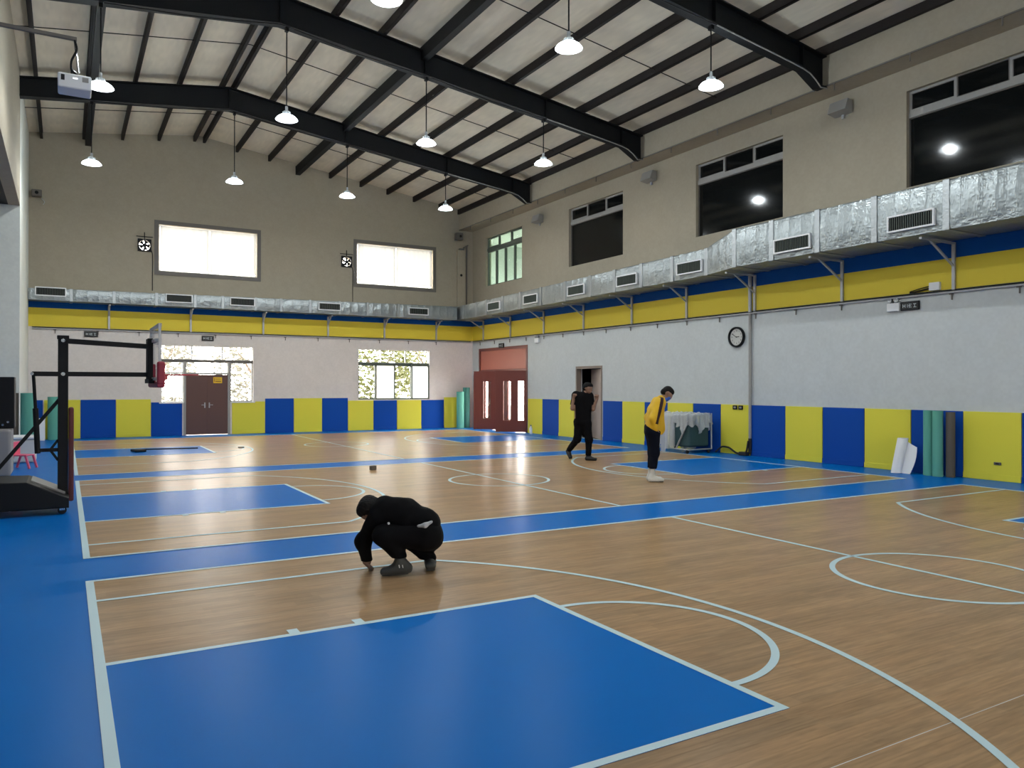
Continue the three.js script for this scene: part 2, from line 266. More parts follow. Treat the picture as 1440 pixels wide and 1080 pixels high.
/* ---- ceiling: roof sheets, purlins, ridge struts, tie rods and rafters */
const ceiling = structure('ceiling');
{
  const slab = (x0, x1) => { const g = new THREE.ExtrudeGeometry(polyShape([[x0, ROOF_Y(x0)], [x1, ROOF_Y(x1)], [x1, ROOF_Y(x1) + 0.1], [x0, ROOF_Y(x0) + 0.1]]), { depth: ZF - ZB + 2 * TH + 0.2, bevelEnabled: false }); g.translate(0, 0, ZB - TH - 0.1); return metricUV(g); };
  part('roof_sheet', slab(XL - TH - 0.1, RIDGE), M.sheet, ceiling); part('roof_sheet', slab(RIDGE, XR + TH + 0.3), M.sheet, ceiling);
  const lane = (x, w, h, y, name) => part(name, box(x - w / 2, x + w / 2, y, y + h, ZB, ZF), M.steelDark, ceiling);
  for (const x of [-0.64, 0.48, 1.56, 2.62, 3.70, 4.0, 5.05, 6.13, 8.28, 9.43, 10.48, 11.55, 12.63]) {
    const y = PURLIN_Y(x); part('purlin', [box(x - 0.006, x + 0.006, y, y + 0.2, ZB, ZF), box(x - 0.04, x + 0.04, y, y + 0.012, ZB, ZF), box(x - 0.04, x + 0.04, y + 0.188, y + 0.2, ZB, ZF), box(x - 0.04, x - 0.03, y, y + 0.2, ZB, ZF)], M.purlin, ceiling);
  }
  part('purlin', box(13.42, 13.5, PURLIN_Y(13.45), PURLIN_Y(13.45) + 0.19, ZB, ZF), M.purlin, ceiling);
  lane(7.12, 0.16, 0.30, PURLIN_Y(7.12) - 0.2, 'strut_beam'); lane(0.6, 0.16, 0.30, PURLIN_Y(0.6) - 0.2, 'strut_beam');
  for (const z of [-24.7, -19.2, -13.4, -7.6, -1.9]) part('tie_rod', [rod([XL, PURLIN_Y(XL) + 0.1, z], [RIDGE, PURLIN_Y(RIDGE) + 0.1, z], 0.011, 6), rod([RIDGE, PURLIN_Y(RIDGE) + 0.1, z], [13.45, PURLIN_Y(13.45) + 0.1, z], 0.011, 6)], M.purlin, ceiling);
  const T = [[XL, PURLIN_Y(XL)], [RIDGE, PURLIN_Y(RIDGE)], [13.5, PURLIN_Y(13.5)]], B = [[XL, 8.62], [RIDGE, 9.17], [12.85, 8.05], [13.36, 7.78], [13.5, 7.78]];
  const web = polyShape([...B, ...T.slice().reverse()]);
  const run = (list, dy) => list.slice(0, -1).map((a, i) => bar([a[0], a[1] + dy, 0], [list[i + 1][0], list[i + 1][1] + dy, 0], 0.24, 0.025));
  const wg = new THREE.ExtrudeGeometry(web, { depth: 0.03, bevelEnabled: false }); wg.translate(0, 0, -0.015);
  const stiff = [0.6, 3.85, 7.12, 10.4, 12.8].map(x => { const b = x < RIDGE ? 8.62 + (x - XL) * 0.114 : 9.17 - (x - RIDGE) * 0.1244; return box(x - 0.008, x + 0.008, b, PURLIN_Y(x), -0.11, 0.11); });
  const rg = merge([wg, ...run(T, -0.0125), ...run(B, 0.0125), ...stiff]);
  const xs = [0.6, 3.85, 7.2, 10.4], span = (x, e) => tube([[x, B0(x), 0.13], [(x + e) / 2, B0((x + e) / 2) - 0.05, 0.13], [e, B0(e), 0.13]], 0.012, 10, 5);
  const cableG = merge([0, 1, 2].map(i => span(xs[i], xs[i + 1]))), endG = tube([[10.4, B0(10.4), 0.13], [12.85, 8.0, 0.13], [13.3, 7.74, 0.13], [13.5, 7.76, 0.13]], 0.014, 16, 5);
  function B0(x) { return (x < RIDGE ? 8.62 + (x - XL) * 0.114 : 9.17 - (x - RIDGE) * 0.1244) - 0.03; }
  for (const z of BEAMS) { const r = part('rafter', rg, M.steelDark, ceiling); r.position.z = z; part('cable', cableG, M.black, r); part('conduit', endG, M.frameGrey, r); }
}
console.log('shell');

/* ---- windows */
const bars = (m, parent, list) => list.forEach(([x0, x1, y0, y1, z0, z1]) => part('window_frame', box(x0, x1, y0, y1, z0, z1), m, parent));
let windowNo = 0;
const windowGroup = () => structure(`window_${++windowNo}`);
for (const w of [W1, W2]) {     // upper back windows: dark surround, two blinds, one bright mullion
  const g = windowGroup(), [x0, x1, y0, y1] = w, f = 0.13, zi = ZB + 0.02, zo = ZB - 0.1;
  bars(M.frameBrown, g, [[x0 - f, x1 + f, y1, y1 + f, ZB, zi], [x0 - f, x1 + f, y0 - f, y0, ZB, zi], [x0 - f, x0, y0, y1, ZB, zi], [x1, x1 + f, y0, y1, ZB, zi]]);
  const xm = (x0 + x1) / 2;
  bars(M.frameWhite, g, [[x0, x1, y1 - 0.05, y1, zo - 0.05, zo], [x0, x1, y0, y0 + 0.05, zo - 0.05, zo], [x0, x0 + 0.05, y0 + 0.05, y1 - 0.05, zo - 0.05, zo], [x1 - 0.05, x1, y0 + 0.05, y1 - 0.05, zo - 0.05, zo], [xm - 0.03, xm + 0.03, y0 + 0.05, y1 - 0.05, zo - 0.05, zo]]);
  for (const [a, b] of [[x0 + 0.05, xm - 0.03], [xm + 0.03, x1 - 0.05]]) {
    part('pane', box(a, b, y0 + 0.05, y1 - 0.05, zo - 0.03, zo - 0.026), M.glass, g);
    const bl = new THREE.PlaneGeometry(b - a, y1 - y0 - 0.12, 40, 1), p = bl.attributes.position;
    for (let i = 0; i < p.count; i++) p.setZ(i, 0.012 * Math.sin(p.getX(i) * 26) + 0.006 * Math.sin(p.getX(i) * 61));
    bl.computeVertexNormals(); bl.translate((a + b) / 2, (y0 + y1) / 2 + 0.02, zo + 0.045); part('blind', bl, M.blind, g);
  }
}
function pane(g, x0, x1, y0, y1, z, m = M.glass, fm = M.frameGrey, f = 0.04) {
  bars(fm, g, [[x0, x1, y1 - f, y1, z - 0.025, z + 0.025], [x0, x1, y0, y0 + f, z - 0.025, z + 0.025], [x0, x0 + f, y0 + f, y1 - f, z - 0.025, z + 0.025], [x1 - f, x1, y0 + f, y1 - f, z - 0.025, z + 0.025]]);
  part('pane', box(x0 + f, x1 - f, y0 + f, y1 - f, z - 0.003, z + 0.003), m, g);
}
{
  const z = ZB - 0.09, g = windowGroup();          // window with the brown door in it
  bars(M.frameBrown, g, [[2.7, 5.6, 2.42, 2.51, z - 0.04, z + 0.04]]);
  [[2.7, 3.64], [3.64, 4.6], [4.6, 5.6]].forEach(([a, b]) => pane(g, a, b, 2.5, 2.97, z, M.glass, M.frameWhite, 0.02));
  pane(g, 2.7, 3.38, 2.06, 2.44, z, M.glass, M.frameWhite, 0.03); pane(g, 2.7, 3.38, 1.1, 2.06, z, M.glass, M.frameWhite, 0.03);
  pane(g, 3.45, 4.78, 2.06, 2.44, z, M.glass, M.frameWhite, 0.025); pane(g, 4.85, 5.6, 1.1, 2.44, z, M.glass, M.frameGrey, 0.04);
  bars(M.frameWhite, g, [[2.64, 3.38, 1.06, 1.1, ZB - 0.2, ZB + 0.05], [4.86, 5.66, 1.06, 1.1, ZB - 0.2, ZB + 0.05]]);
}
{
  const z = ZB - 0.1, g = windowGroup(), [x0, x1, y0, y1] = W3;     // lower window with four sliding panes
  bars(M.frameGreen, g, [[x0, x1, 2.44, 2.52, z - 0.04, z + 0.04]]);
  [[x0, 10.27], [10.27, 11.25], [11.25, x1]].forEach(([a, b]) => pane(g, a, b, 2.51, y1, z, M.glass, M.frameWhite, 0.018));
  [[x0, 10.07, 0], [10.03, 10.82, 1], [10.78, 11.52, 0], [11.48, x1, 1]].forEach(([a, b, k]) => pane(g, a, b, y0, 2.45, z + (k ? 0.06 : -0.01), k ? M.frosted : M.glass, M.frameGreen, 0.055));
}
RW.forEach(([z0, z1, y0, y1], i) => {      // upper windows of the right wall
  const g = windowGroup(), xo = XR + 0.11, clear = i === 0, gm = clear ? M.glassGreen : M.darkGlass, fm = clear ? M.frameGreen : M.frameGrey, tr = [6.86, 6.97];
  const fr = (a, b, c, d, f, m) => { bars(m, g, [[xo - 0.02, xo + 0.05, d - f, d, a, b], [xo - 0.02, xo + 0.05, c, c + f, a, b], [xo - 0.02, xo + 0.05, c + f, d - f, a, a + f], [xo - 0.02, xo + 0.05, c + f, d - f, b - f, b]]); part('pane', box(xo + 0.012, xo + 0.018, c + f, d - f, a + f, b - f), gm, g); };
  bars(fm, g, [[xo - 0.04, xo + 0.06, tr[0], tr[1], z0, z1]]);
  const L = z1 - z0;
  fr(z0, z0 + 0.33 * L, tr[1], y1, 0.05, fm); fr(z0 + 0.33 * L, z0 + 0.66 * L, tr[1], y1, 0.02, clear ? fm : M.frameBrown); fr(z0 + 0.66 * L, z1, tr[1], y1, 0.05, fm);
  if (clear) [0, 0.25, 0.5, 0.75].forEach(k => fr(z0 + k * L, z0 + (k + 0.25) * L, y0, tr[0], 0.045, fm));
  else fr(z0, z1, y0, tr[0], 0.02, M.frameBrown);
});

{   // unseen window band, added behind the viewer to light near floor and right wall
  const g = windowGroup(), z = ZF + 0.12;
  for (let k = 0; k < 6; k++) pane(g, 3 + k, 4 + k, 0.8, 2.6, z, M.glass, M.frameGrey, 0.04);
}

/* ---- what lies outside: ground, the lit room behind the clear upper window (its floor roofs the porch), trees */
const outside = structure('ground_outside');
part('paving', box(-30, 45, -0.4, -0.14, -60, ZB - TH - 0.01), M.ground, outside);
part('paving', box(XR + TH + 0.01, 45, -0.4, -0.14, ZB - TH, 10), M.ground, outside);
part('paving', box(-30, XR + TH, -0.4, -0.14, ZF + TH + 0.01, 30), M.ground, outside);
const annex = structure('wall_annex');
part('annex_floor', box(XR + TH, 19, 4.7, 4.9, -30, -22), M.offWhite, annex);
part('annex_ceiling', box(XR + TH, 19, 7.9, 8.05, -30, -22), M.offWhite, annex);
part('annex_end', box(XR + TH, 19, 4.9, 7.9, -22.15, -22), M.whiteWall, annex);
part('annex_end', box(XR + TH, 19, 4.9, 7.9, -30, -29.85), M.whiteWall, annex);
part('annex_parapet', box(18.8, 19, 4.9, 6.0, -29.85, -22.15), M.offWhite, annex);
part('annex_lintel', box(18.8, 19, 6.35, 7.9, -29.85, -22.15), M.offWhite, annex);
function tree(x, z, h, r, m, label) {
  const t = thing('tree', label, 'tree', [x, -0.14, z], 0, 'trees outside the back windows'), leaves = [];
  part('trunk', [rod([0, 0, 0], [0.1, h * 0.55, 0.05], 0.13, 8, 0.08), rod([0.1, h * 0.5, 0.05], [0.7, h * 0.8, 0.2], 0.07, 6, 0.03), rod([0.1, h * 0.5, 0.05], [-0.6, h * 0.78, -0.2], 0.07, 6, 0.03)], M.bark, t);
  for (let i = 0; i < 2600; i++) {
    const a = rnd() * 6.283, b = Math.acos(2 * rnd() - 1), q = r * (0.35 + 0.65 * Math.cbrt(rnd())), s = 0.07 + 0.08 * rnd();
    const g = new THREE.BufferGeometry(); g.setAttribute('position', new THREE.Float32BufferAttribute([-s, 0, 0, 0, -0.5 * s, 0.02, s, 0, 0, 0, 0.5 * s, 0.02], 3)); g.setIndex([0, 1, 3, 1, 2, 3]); g.computeVertexNormals(); g.setAttribute('uv', new THREE.Float32BufferAttribute(8, 2));
    g.rotateX(rnd() * 6); g.rotateY(rnd() * 6); g.translate(q * Math.sin(b) * Math.cos(a), h * 0.62 + 1.25 * q * Math.cos(b), q * Math.sin(b) * Math.sin(a)); leaves.push(g);
  }
  part('foliage', leaves, m, t, 'stuff');
}
tree(11.6, -31.5, 4.2, 1.5, M.leaf, 'green leafy tree outside the four-pane lower window'); tree(14.6, -33, 4.6, 1.6, M.leafPale, 'pale yellow-green tree outside the four-pane lower window');
tree(3.0, -32.6, 4.2, 1.55, M.leafGrey, 'pale tree outside the glass left of the brown door'); tree(6.75, -33.2, 4.2, 1.6, M.leafGrey, 'pale tree outside the glass right of the brown door');

/* ---- doors */
{
  const g = structure('door_1');                 // brown double door in the back wall
  const z = ZB - 0.06;
  part('door_frame', [box(3.38, 3.45, 0, 2.44, z - 0.06, z + 0.08), box(4.78, 4.85, 0, 2.44, z - 0.06, z + 0.08), box(3.45, 4.78, 2.02, 2.07, z - 0.05, z + 0.06)], M.frameGrey, g);
  for (const [a, b, s] of [[3.455, 4.1148, 1], [4.1152, 4.775, -1]]) {
    const d = part('door_leaf', rbox(a, b, 0.01, 2.015, z - 0.025, z + 0.025, 0.006), M.brownDoor, g);
    const hx = s > 0 ? b - 0.07 : a + 0.07;
    part('handle', [rbox(hx - 0.02, hx + 0.02, 0.9, 1.08, z + 0.025, z + 0.034, 0.004), rod([hx, 1.0, z + 0.03], [hx, 1.0, z + 0.07], 0.01), rod([hx, 1.0, z + 0.07], [hx - s * 0.11, 1.0, z + 0.07], 0.01)], M.galv, d);
  }
  const c = document.createElement('canvas'); c.width = 128; c.height = 96; const x = c.getContext('2d');
  x.fillStyle = '#e0b422'; x.fillRect(0, 0, 128, 96); x.fillStyle = '#5a4312'; x.fillRect(14, 14, 8, 60); x.fillRect(30, 62, 84, 12); x.fillStyle = '#8a6a18'; for (let k = 0; k < 3; k++) x.fillRect(30, 16 + 14 * k, 70 + 6 * k, 5);
  const t = new THREE.CanvasTexture(c); t.colorSpace = THREE.SRGBColorSpace;
  const pg = new THREE.PlaneGeometry(0.28, 0.2); pg.translate(4.45, 1.83, z + 0.029);
  part('notice', pg, new THREE.MeshStandardMaterial({ map: t, roughness: 0.6 }), g);
}
{
  const g = structure('door_2');                 // red entrance on the right wall
  const [z0, z1, h] = RED, x = XR - 0.02, top = 2.2;
  part('door_frame', [box(x, XR + 0.14, 0, h, z0, z0 + 0.1), box(x, XR + 0.14, 0, h, z1 - 0.1, z1), box(x, XR + 0.14, h - 0.1, h, z0 + 0.1, z1 - 0.1), box(x, XR + 0.14, top, top + 0.07, z0 + 0.1, z1 - 0.1), box(x + 0.02, XR + 0.12, 0, top, -25.05, -24.95)], M.redWood, g);
  part('transom_panel', rbox(XR + 0.02, XR + 0.06, top + 0.07, h - 0.1, z0 + 0.1, z1 - 0.1, 0.008), M.redPanel, g);
  const leaf = (hx, hz, ex, ez, slots) => {       // from its hinge to its free edge
    const dx = ex - hx, dz = ez - hz, L = Math.hypot(dx, dz), o = new THREE.Group(); o.name = 'door_leaf'; g.add(o); o.position.set(hx, 0, hz); o.rotation.y = Math.atan2(-dz, dx);
    const s = polyShape([[0, 0.02], [L, 0.02], [L, top - 0.01], [0, top - 0.01]]); slots.forEach(([a, b]) => s.holes.push(rectHole(a * L, b * L, 0.42, 1.82)));
    const eg = new THREE.ExtrudeGeometry(s, { depth: 0.045, bevelEnabled: true, bevelSize: 0.004, bevelThickness: 0.004, bevelSegments: 1 }); eg.translate(0, 0, -0.0225); part('door_board', metricUV(eg), M.redWood, o);
    slots.forEach(([a, b]) => part('pane', box(a * L, b * L, 0.42, 1.82, -0.003, 0.003), M.glass, o));
    part('handle', [rod([L - 0.08, 0.95, 0.06], [L - 0.08, 1.2, 0.06], 0.012), rod([L - 0.08, 0.95, 0.02], [L - 0.08, 0.95, 0.06], 0.01), rod([L - 0.08, 1.2, 0.02], [L - 0.08, 1.2, 0.06], 0.01)], M.chrome, o);
  };
  leaf(14.08, -25.04, 13.32, -25.78, [[0.36, 0.64]]);
  leaf(14.05, -23.2, 13.25, -23.95, [[0.06, 0.26], [0.5, 0.74]]);
  leaf(XR + 0.06, -24.94, XR + 0.06, -24.1, [[0.36, 0.64]]);
  leaf(XR + 0.06, -26.72, XR + 0.06, -25.88, [[0.36, 0.64]]);
}
{
  const g = structure('door_3');                 // grey door, a little open, on the right wall
  const [z0, z1, h] = GREYD;
  part('door_frame', [box(XR - 0.015, XR + 0.16, 0, h, z0, z0 + 0.06), box(XR - 0.015, XR + 0.16, 0, h, z1 - 0.06, z1), box(XR - 0.015, XR + 0.16, h - 0.08, h, z0 + 0.06, z1 - 0.06)], M.doorFrame, g);
  const L = z1 - z0 - 0.13, o = new THREE.Group(); o.name = 'door_leaf'; g.add(o); o.position.set(XR + 0.1, 0, z1 - 0.065); o.rotation.y = Math.PI / 2 + 0.30;   // swings outward, away from the hall
  o.rotation.y = Math.PI / 2 - 0.34;
  part('door_board', rbox(0, L, 0.01, h - 0.09, -0.02, 0.02, 0.006), M.greyDoor, o);
  for (const k of [0.28, 0.72]) part('groove_bead', rbox(k * L - 0.006, k * L + 0.006, 0.03, h - 0.11, 0.018, 0.026, 0.003), M.doorFrame, o);
  part('door_plate', [rbox(0.1, 0.27, 1.55, 1.75, 0.02, 0.026, 0.002)], M.white, o);
  part('door_plate_mark', [box(0.125, 0.245, 1.71, 1.725, -0.0265, 0.0272), box(0.125, 0.14, 1.58, 1.72, -0.0265, 0.0272), box(0.14, 0.245, 1.58, 1.592, -0.0265, 0.0272), box(0.16, 0.235, 1.64, 1.652, -0.0265, 0.0272)], M.frameBrown, o);
  part('handle', [rod([L - 0.07, 1.0, -0.07], [L - 0.07, 1.0, 0.07], 0.011), rod([L - 0.07, 1.0, 0.07], [L - 0.18, 1.0, 0.07], 0.011)], M.chrome, o);
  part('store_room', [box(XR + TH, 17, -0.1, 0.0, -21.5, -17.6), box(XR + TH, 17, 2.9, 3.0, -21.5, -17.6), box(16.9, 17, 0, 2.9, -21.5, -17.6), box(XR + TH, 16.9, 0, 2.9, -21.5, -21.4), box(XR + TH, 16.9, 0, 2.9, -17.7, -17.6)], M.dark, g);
}
console.log('openings');

/* ---------------------------------------------------------------- foil-wrapped air duct on the right and back walls */
const duct = thing('air_duct', 'silver foil-wrapped air duct running along the right and back walls', 'air duct');
function ductSection(a, b, s) {     // a, b: {t (along), f (front), w (wall side), y0, y1}; axis z on the right wall, x on the back wall
  const nz = 12, ring = [], per = [[0, 0], [1, 0], [1, 1], [0, 1]], N = 10;
  for (let e = 0; e < 4; e++) for (let k = 0; k < N; k++) { const q = [0, 0.03, 0.09, 0.2, 0.35, 0.5, 0.65, 0.8, 0.91, 0.97][k]; ring.push([per[e][0] + (per[(e + 1) % 4][0] - per[e][0]) * q, per[e][1] + (per[(e + 1) % 4][1] - per[e][1]) * q]); }
  const pos = [], uv = [], idx = [], R = ring.length;
  for (let j = 0; j <= nz; j++) {
    const k = j / nz, L = (p, q) => p + (q - p) * k, t = L(a.t, b.t), f = L(a.f, b.f), w = L(a.w, b.w), y0 = L(a.y0, b.y0), y1 = L(a.y1, b.y1), pillow = Math.sqrt(Math.sin(Math.PI * Math.min(1, Math.max(0, k)))) * 0.02;
    for (let i = 0; i <= R; i++) {
      const [u, v] = ring[i % R], edge = Math.min(1, 8 * Math.max(Math.min(u, 1 - u), 0) + (u === 0 || u === 1 ? 1 : 0));
      let px = f + (w - f) * u, y = y0 + (y1 - y0) * v;
      const nn = noise.noise(t * 4 + s * 7, y * 5, u * 3) * 0.013 + noise.noise(t * 11, y * 13, s) * 0.006;
      if (u === 0 && v > 0 && v < 1) px += (s ? 0 : 0) + Math.sign(f - w) * (pillow * Math.sin(Math.PI * v) * 1.5 + nn);
      if (v === 1) y += pillow * 0.6 + nn * 0.6; if (v === 0) y -= pillow * 0.4;
      a.axis === 'z' ? pos.push(px, y, t) : pos.push(t, y, px);
      uv.push(t, i / R * 3);
    }
  }
  for (let j = 0; j < nz; j++) for (let i = 0; i < R; i++) { const p = j * (R + 1) + i, q = p + R + 1; idx.push(p, q, p + 1, q, q + 1, p + 1); }
  const g = new THREE.BufferGeometry(); g.setAttribute('position', new THREE.Float32BufferAttribute(pos, 3)); g.setAttribute('uv', new THREE.Float32BufferAttribute(uv, 2)); g.setIndex(idx); g.computeVertexNormals();
  return part('duct_section', g, M.foil, duct);
}
const ringBand = (c, d, grow) => {      // tape round a joint
  const { t, f, w, y0, y1, axis } = c, s = Math.sign(w - f), F = f - s * grow, Wd = w, lo = (p, q) => [Math.min(p, q), Math.max(p, q)];
  const mk = (u0, u1, v0, v1) => { const [a, b] = lo(u0, u1); return axis === 'z' ? rbox(a, b, v0, v1, t - d, t + d, 0.008) : rbox(t - d, t + d, v0, v1, a, b, 0.008); };
  return part('joint_band', [mk(F, F + s * 0.02, y0 - grow, y1 + grow), mk(F, Wd, y1 + grow - 0.02, y1 + grow), mk(F, Wd, y0 - grow, y0 - grow + 0.02)], M.foilTape, duct);
};
const lerpAt = (tab, t) => { for (let i = 0; i < tab.length - 1; i++) if (t <= tab[i + 1][0]) { const k = (t - tab[i][0]) / (tab[i + 1][0] - tab[i][0]); return tab[i][1] + (tab[i + 1][1] - tab[i][1]) * k; } return tab[tab.length - 1][1]; };
const dTop = z => lerpAt([[-27.4, 4.72], [-21, 4.80], [-17.3, 4.86], [-13.5, 4.92], [-12.4, 5.16], [7, 5.16]], z);
const dBot = z => lerpAt([[-27.4, 4.22], [-18, 4.26], [-13.5, 4.30], [-12.4, 4.33], [7, 4.33]], z);
const dFront = z => lerpAt([[-27.4, 13.22], [-13.5, 13.2], [-12.4, 12.98], [7, 12.98]], z);
const ductAt = z => ({ axis: 'z', t: z, f: dFront(z), w: XR - 0.014, y0: dBot(z), y1: dTop(z) });
const backAt = x => ({ axis: 'x', t: x, f: -26.78, w: ZB + 0.014, y0: 4.20, y1: 4.70 - 0.012 * (13.2 - x) });
const cutsR = [-27.36, -26.5, -25.4, -24.6, -23.4, -22.2, -20.9, -19.5, -18.2, -17.05, -15.9, -14.7, -13.5, -12.4, -11.35, -10.2, -8.95, -7.6, -6.3, -5, -3.7, -2.4, -1.1, 0.3, 1.6, 3, 4.4, 5.8];
cutsR.slice(0, -1).forEach((z, i) => { ductSection(ductAt(z), ductAt(cutsR[i + 1]), i); if (i) ringBand(ductAt(z), 0.06, 0.022); });
const cutsB = [XL + 0.01, 0.15, 1.3, 2.5, 3.65, 4.5, 5.55, 6.4, 7.4, 8.45, 9.5, 10.7, 11.75, 13.1];
cutsB.slice(0, -1).forEach((x, i) => { ductSection(backAt(x), backAt(cutsB[i + 1]), i + 40); if (i) ringBand(backAt(x), 0.045, 0.02); });
const slatG = {};
function grille(a0, a1, y0, y1, at, axis) {
  const L = a1 - a0, mk = (u0, u1, v0, v1, d0, d1) => axis === 'z' ? box(at - d1, at - d0, v0, v1, a0 + u0, a0 + u1) : box(a0 + u0, a0 + u1, v0, v1, at + d0, at + d1), f = 0.03;
  const g = part('air_grille', [mk(0, L, y1 - f, y1, -0.02, 0.03), mk(0, L, y0, y0 + f, -0.02, 0.03), mk(0, f, y0 + f, y1 - f, -0.02, 0.03), mk(L - f, L, y0 + f, y1 - f, -0.02, 0.03)], M.grille, duct);
  part('grille_recess', mk(f, L - f, y0 + f, y1 - f, -0.02, 0.003), M.black, g);
  const sl = []; for (let u = f + 0.03; u < L - f - 0.01; u += 0.042) sl.push(mk(u, u + 0.008, y0 + f, y1 - f, 0.004, 0.024));
  part('louvre_blades', sl, M.frameGreen, g, 'stuff');
}
[[-8.66, -7.78], [-11.25, -10.33], [-14.48, -13.6], [-16.9, -16.02], [-19.3, -18.42], [-21.9, -21.02], [-24.42, -23.5], [-5.9, -5.02], [-3.3, -2.42]].forEach(([a, b]) => { const f = Math.min(dFront(a), dFront(b)), y = dBot((a + b) / 2); grille(a, b, y + 0.10, y + 0.40, f - 0.04, 'z'); });
[[-0.78, 0.02], [2.76, 3.56], [4.72, 5.52], [7.68, 8.48], [11.08, 11.88]].forEach(([a, b]) => grille(a, b, 4.31, 4.58, -26.78 + 0.035, 'x'));

const ORDINAL = ['first', 'second', 'third', 'fourth', 'fifth', 'sixth', 'seventh', 'eighth', 'ninth', 'tenth'];
// brackets that carry the duct
function bracket(pos, axis, reach, under, label, group) {
  const t = thing('duct_bracket', label, 'bracket', pos, axis === 'z' ? Math.PI / 2 * -1 : 0, group);
  // local +z points out of the wall
  part('wall_post', rbox(-0.03, 0.03, BAND0 - 0.02, under - 0.012, 0.013, 0.063, 0.006), M.galv, t);
  part('arm', box(-0.025, 0.025, under - 0.05, under - 0.012, 0.063, reach), M.galv, t);
  part('diagonal', bar([0, 3.86, 0.06], [0, under - 0.05, reach * 0.72], 0.04, 0.03), M.galv, t);
}
for (const [i, z] of [-26.42, -24.32, -22.05, -19.73, -17.35, -15.1, -12.8, -10.44, -8.1, -5.75].entries()) bracket([XR, 0, z], 'z', XR - dFront(z) - 0.06, dBot(z) - 0.028, `steel duct bracket on the right wall, ${ORDINAL[i]} from the back corner`, 'duct brackets on the right wall');
for (const [i, x] of [1.19, 3.59, 5.93, 8.21, 10.36, 12.49].entries()) bracket([x, 0, ZB], 'x', 0.55, 4.17, `steel duct bracket on the back wall, ${ORDINAL[i]} from the left wall`, 'duct brackets on the back wall');
console.log('duct');

/* ---------------------------------------------------------------- lamps */
const ORD = ['first', 'second', 'third', 'fourth', 'fifth', 'sixth', 'seventh', 'eighth', 'ninth', 'tenth', 'eleventh', 'twelfth', 'thirteenth'];
const LX = [0.56, 4.0, 7.18, 10.38], LY = 7.22;
{
  const shadeG = lathe([[0.05, 0.098], [0.10, 0.092], [0.15, 0.072], [0.19, 0.042], [0.215, 0.012], [0.222, 0.0], [0.228, 0.002], [0.22, 0.016], [0.195, 0.048], [0.155, 0.079], [0.10, 0.099], [0.052, 0.105]], 36);
  const bulbG = lathe([[0.0005, 0.02], [0.07, 0.024], [0.12, 0.04], [0.125, 0.052], [0.1, 0.07], [0.0005, 0.076]], 28);
  const hous = [cyl(0.075, 0.06, 0.08, 0, 0.1, 0, 20), cyl(0.03, 0.03, 0.1, 0, 0.18, 0, 12)];
  for (let k = 0; k < 10; k++) { const b = box(0.055, 0.085, 0.1, 0.17, -0.003, 0.003); b.rotateY(k * Math.PI / 5); hous.push(b); }
  const housG = merge(hous);
  for (const [i, z] of BEAMS.slice(0, 4).entries()) for (const [j, x] of LX.entries()) {  // the fourth row is out of view, added to light the near floor
    const b = (x < RIDGE ? 8.62 + (x - XL) * 0.114 : 9.17 - (x - RIDGE) * 0.1244) - LY;
    const t = thing('pendant_lamp', `lit pendant lamp, ${ORD[j]} from the left wall under the ${ORD[i]} rafter from the back wall`, 'lamp', [x, LY, z], 0, 'pendant lamps under the rafters');
    part('cord', rod([0, 0.27, 0], [0, b - 0.05, 0], 0.013, 6), M.black, t);
    part('hanger', rbox(-0.035, 0.035, b - 0.08, b, -0.05, 0.05, 0.008), M.black, t);
    part('housing', housG, M.galv, t); part('lamp_shade', shadeG, M.shadePoly, t); part('bulb', bulbG, M.bulb, t);
    const p = new THREE.PointLight(LAMP_COLOUR, LAMP_POWER, 0, 2); p.position.set(0, 0.05, 0); p.castShadow = true; p.shadow.radius = 3; t.add(p);
  }
}

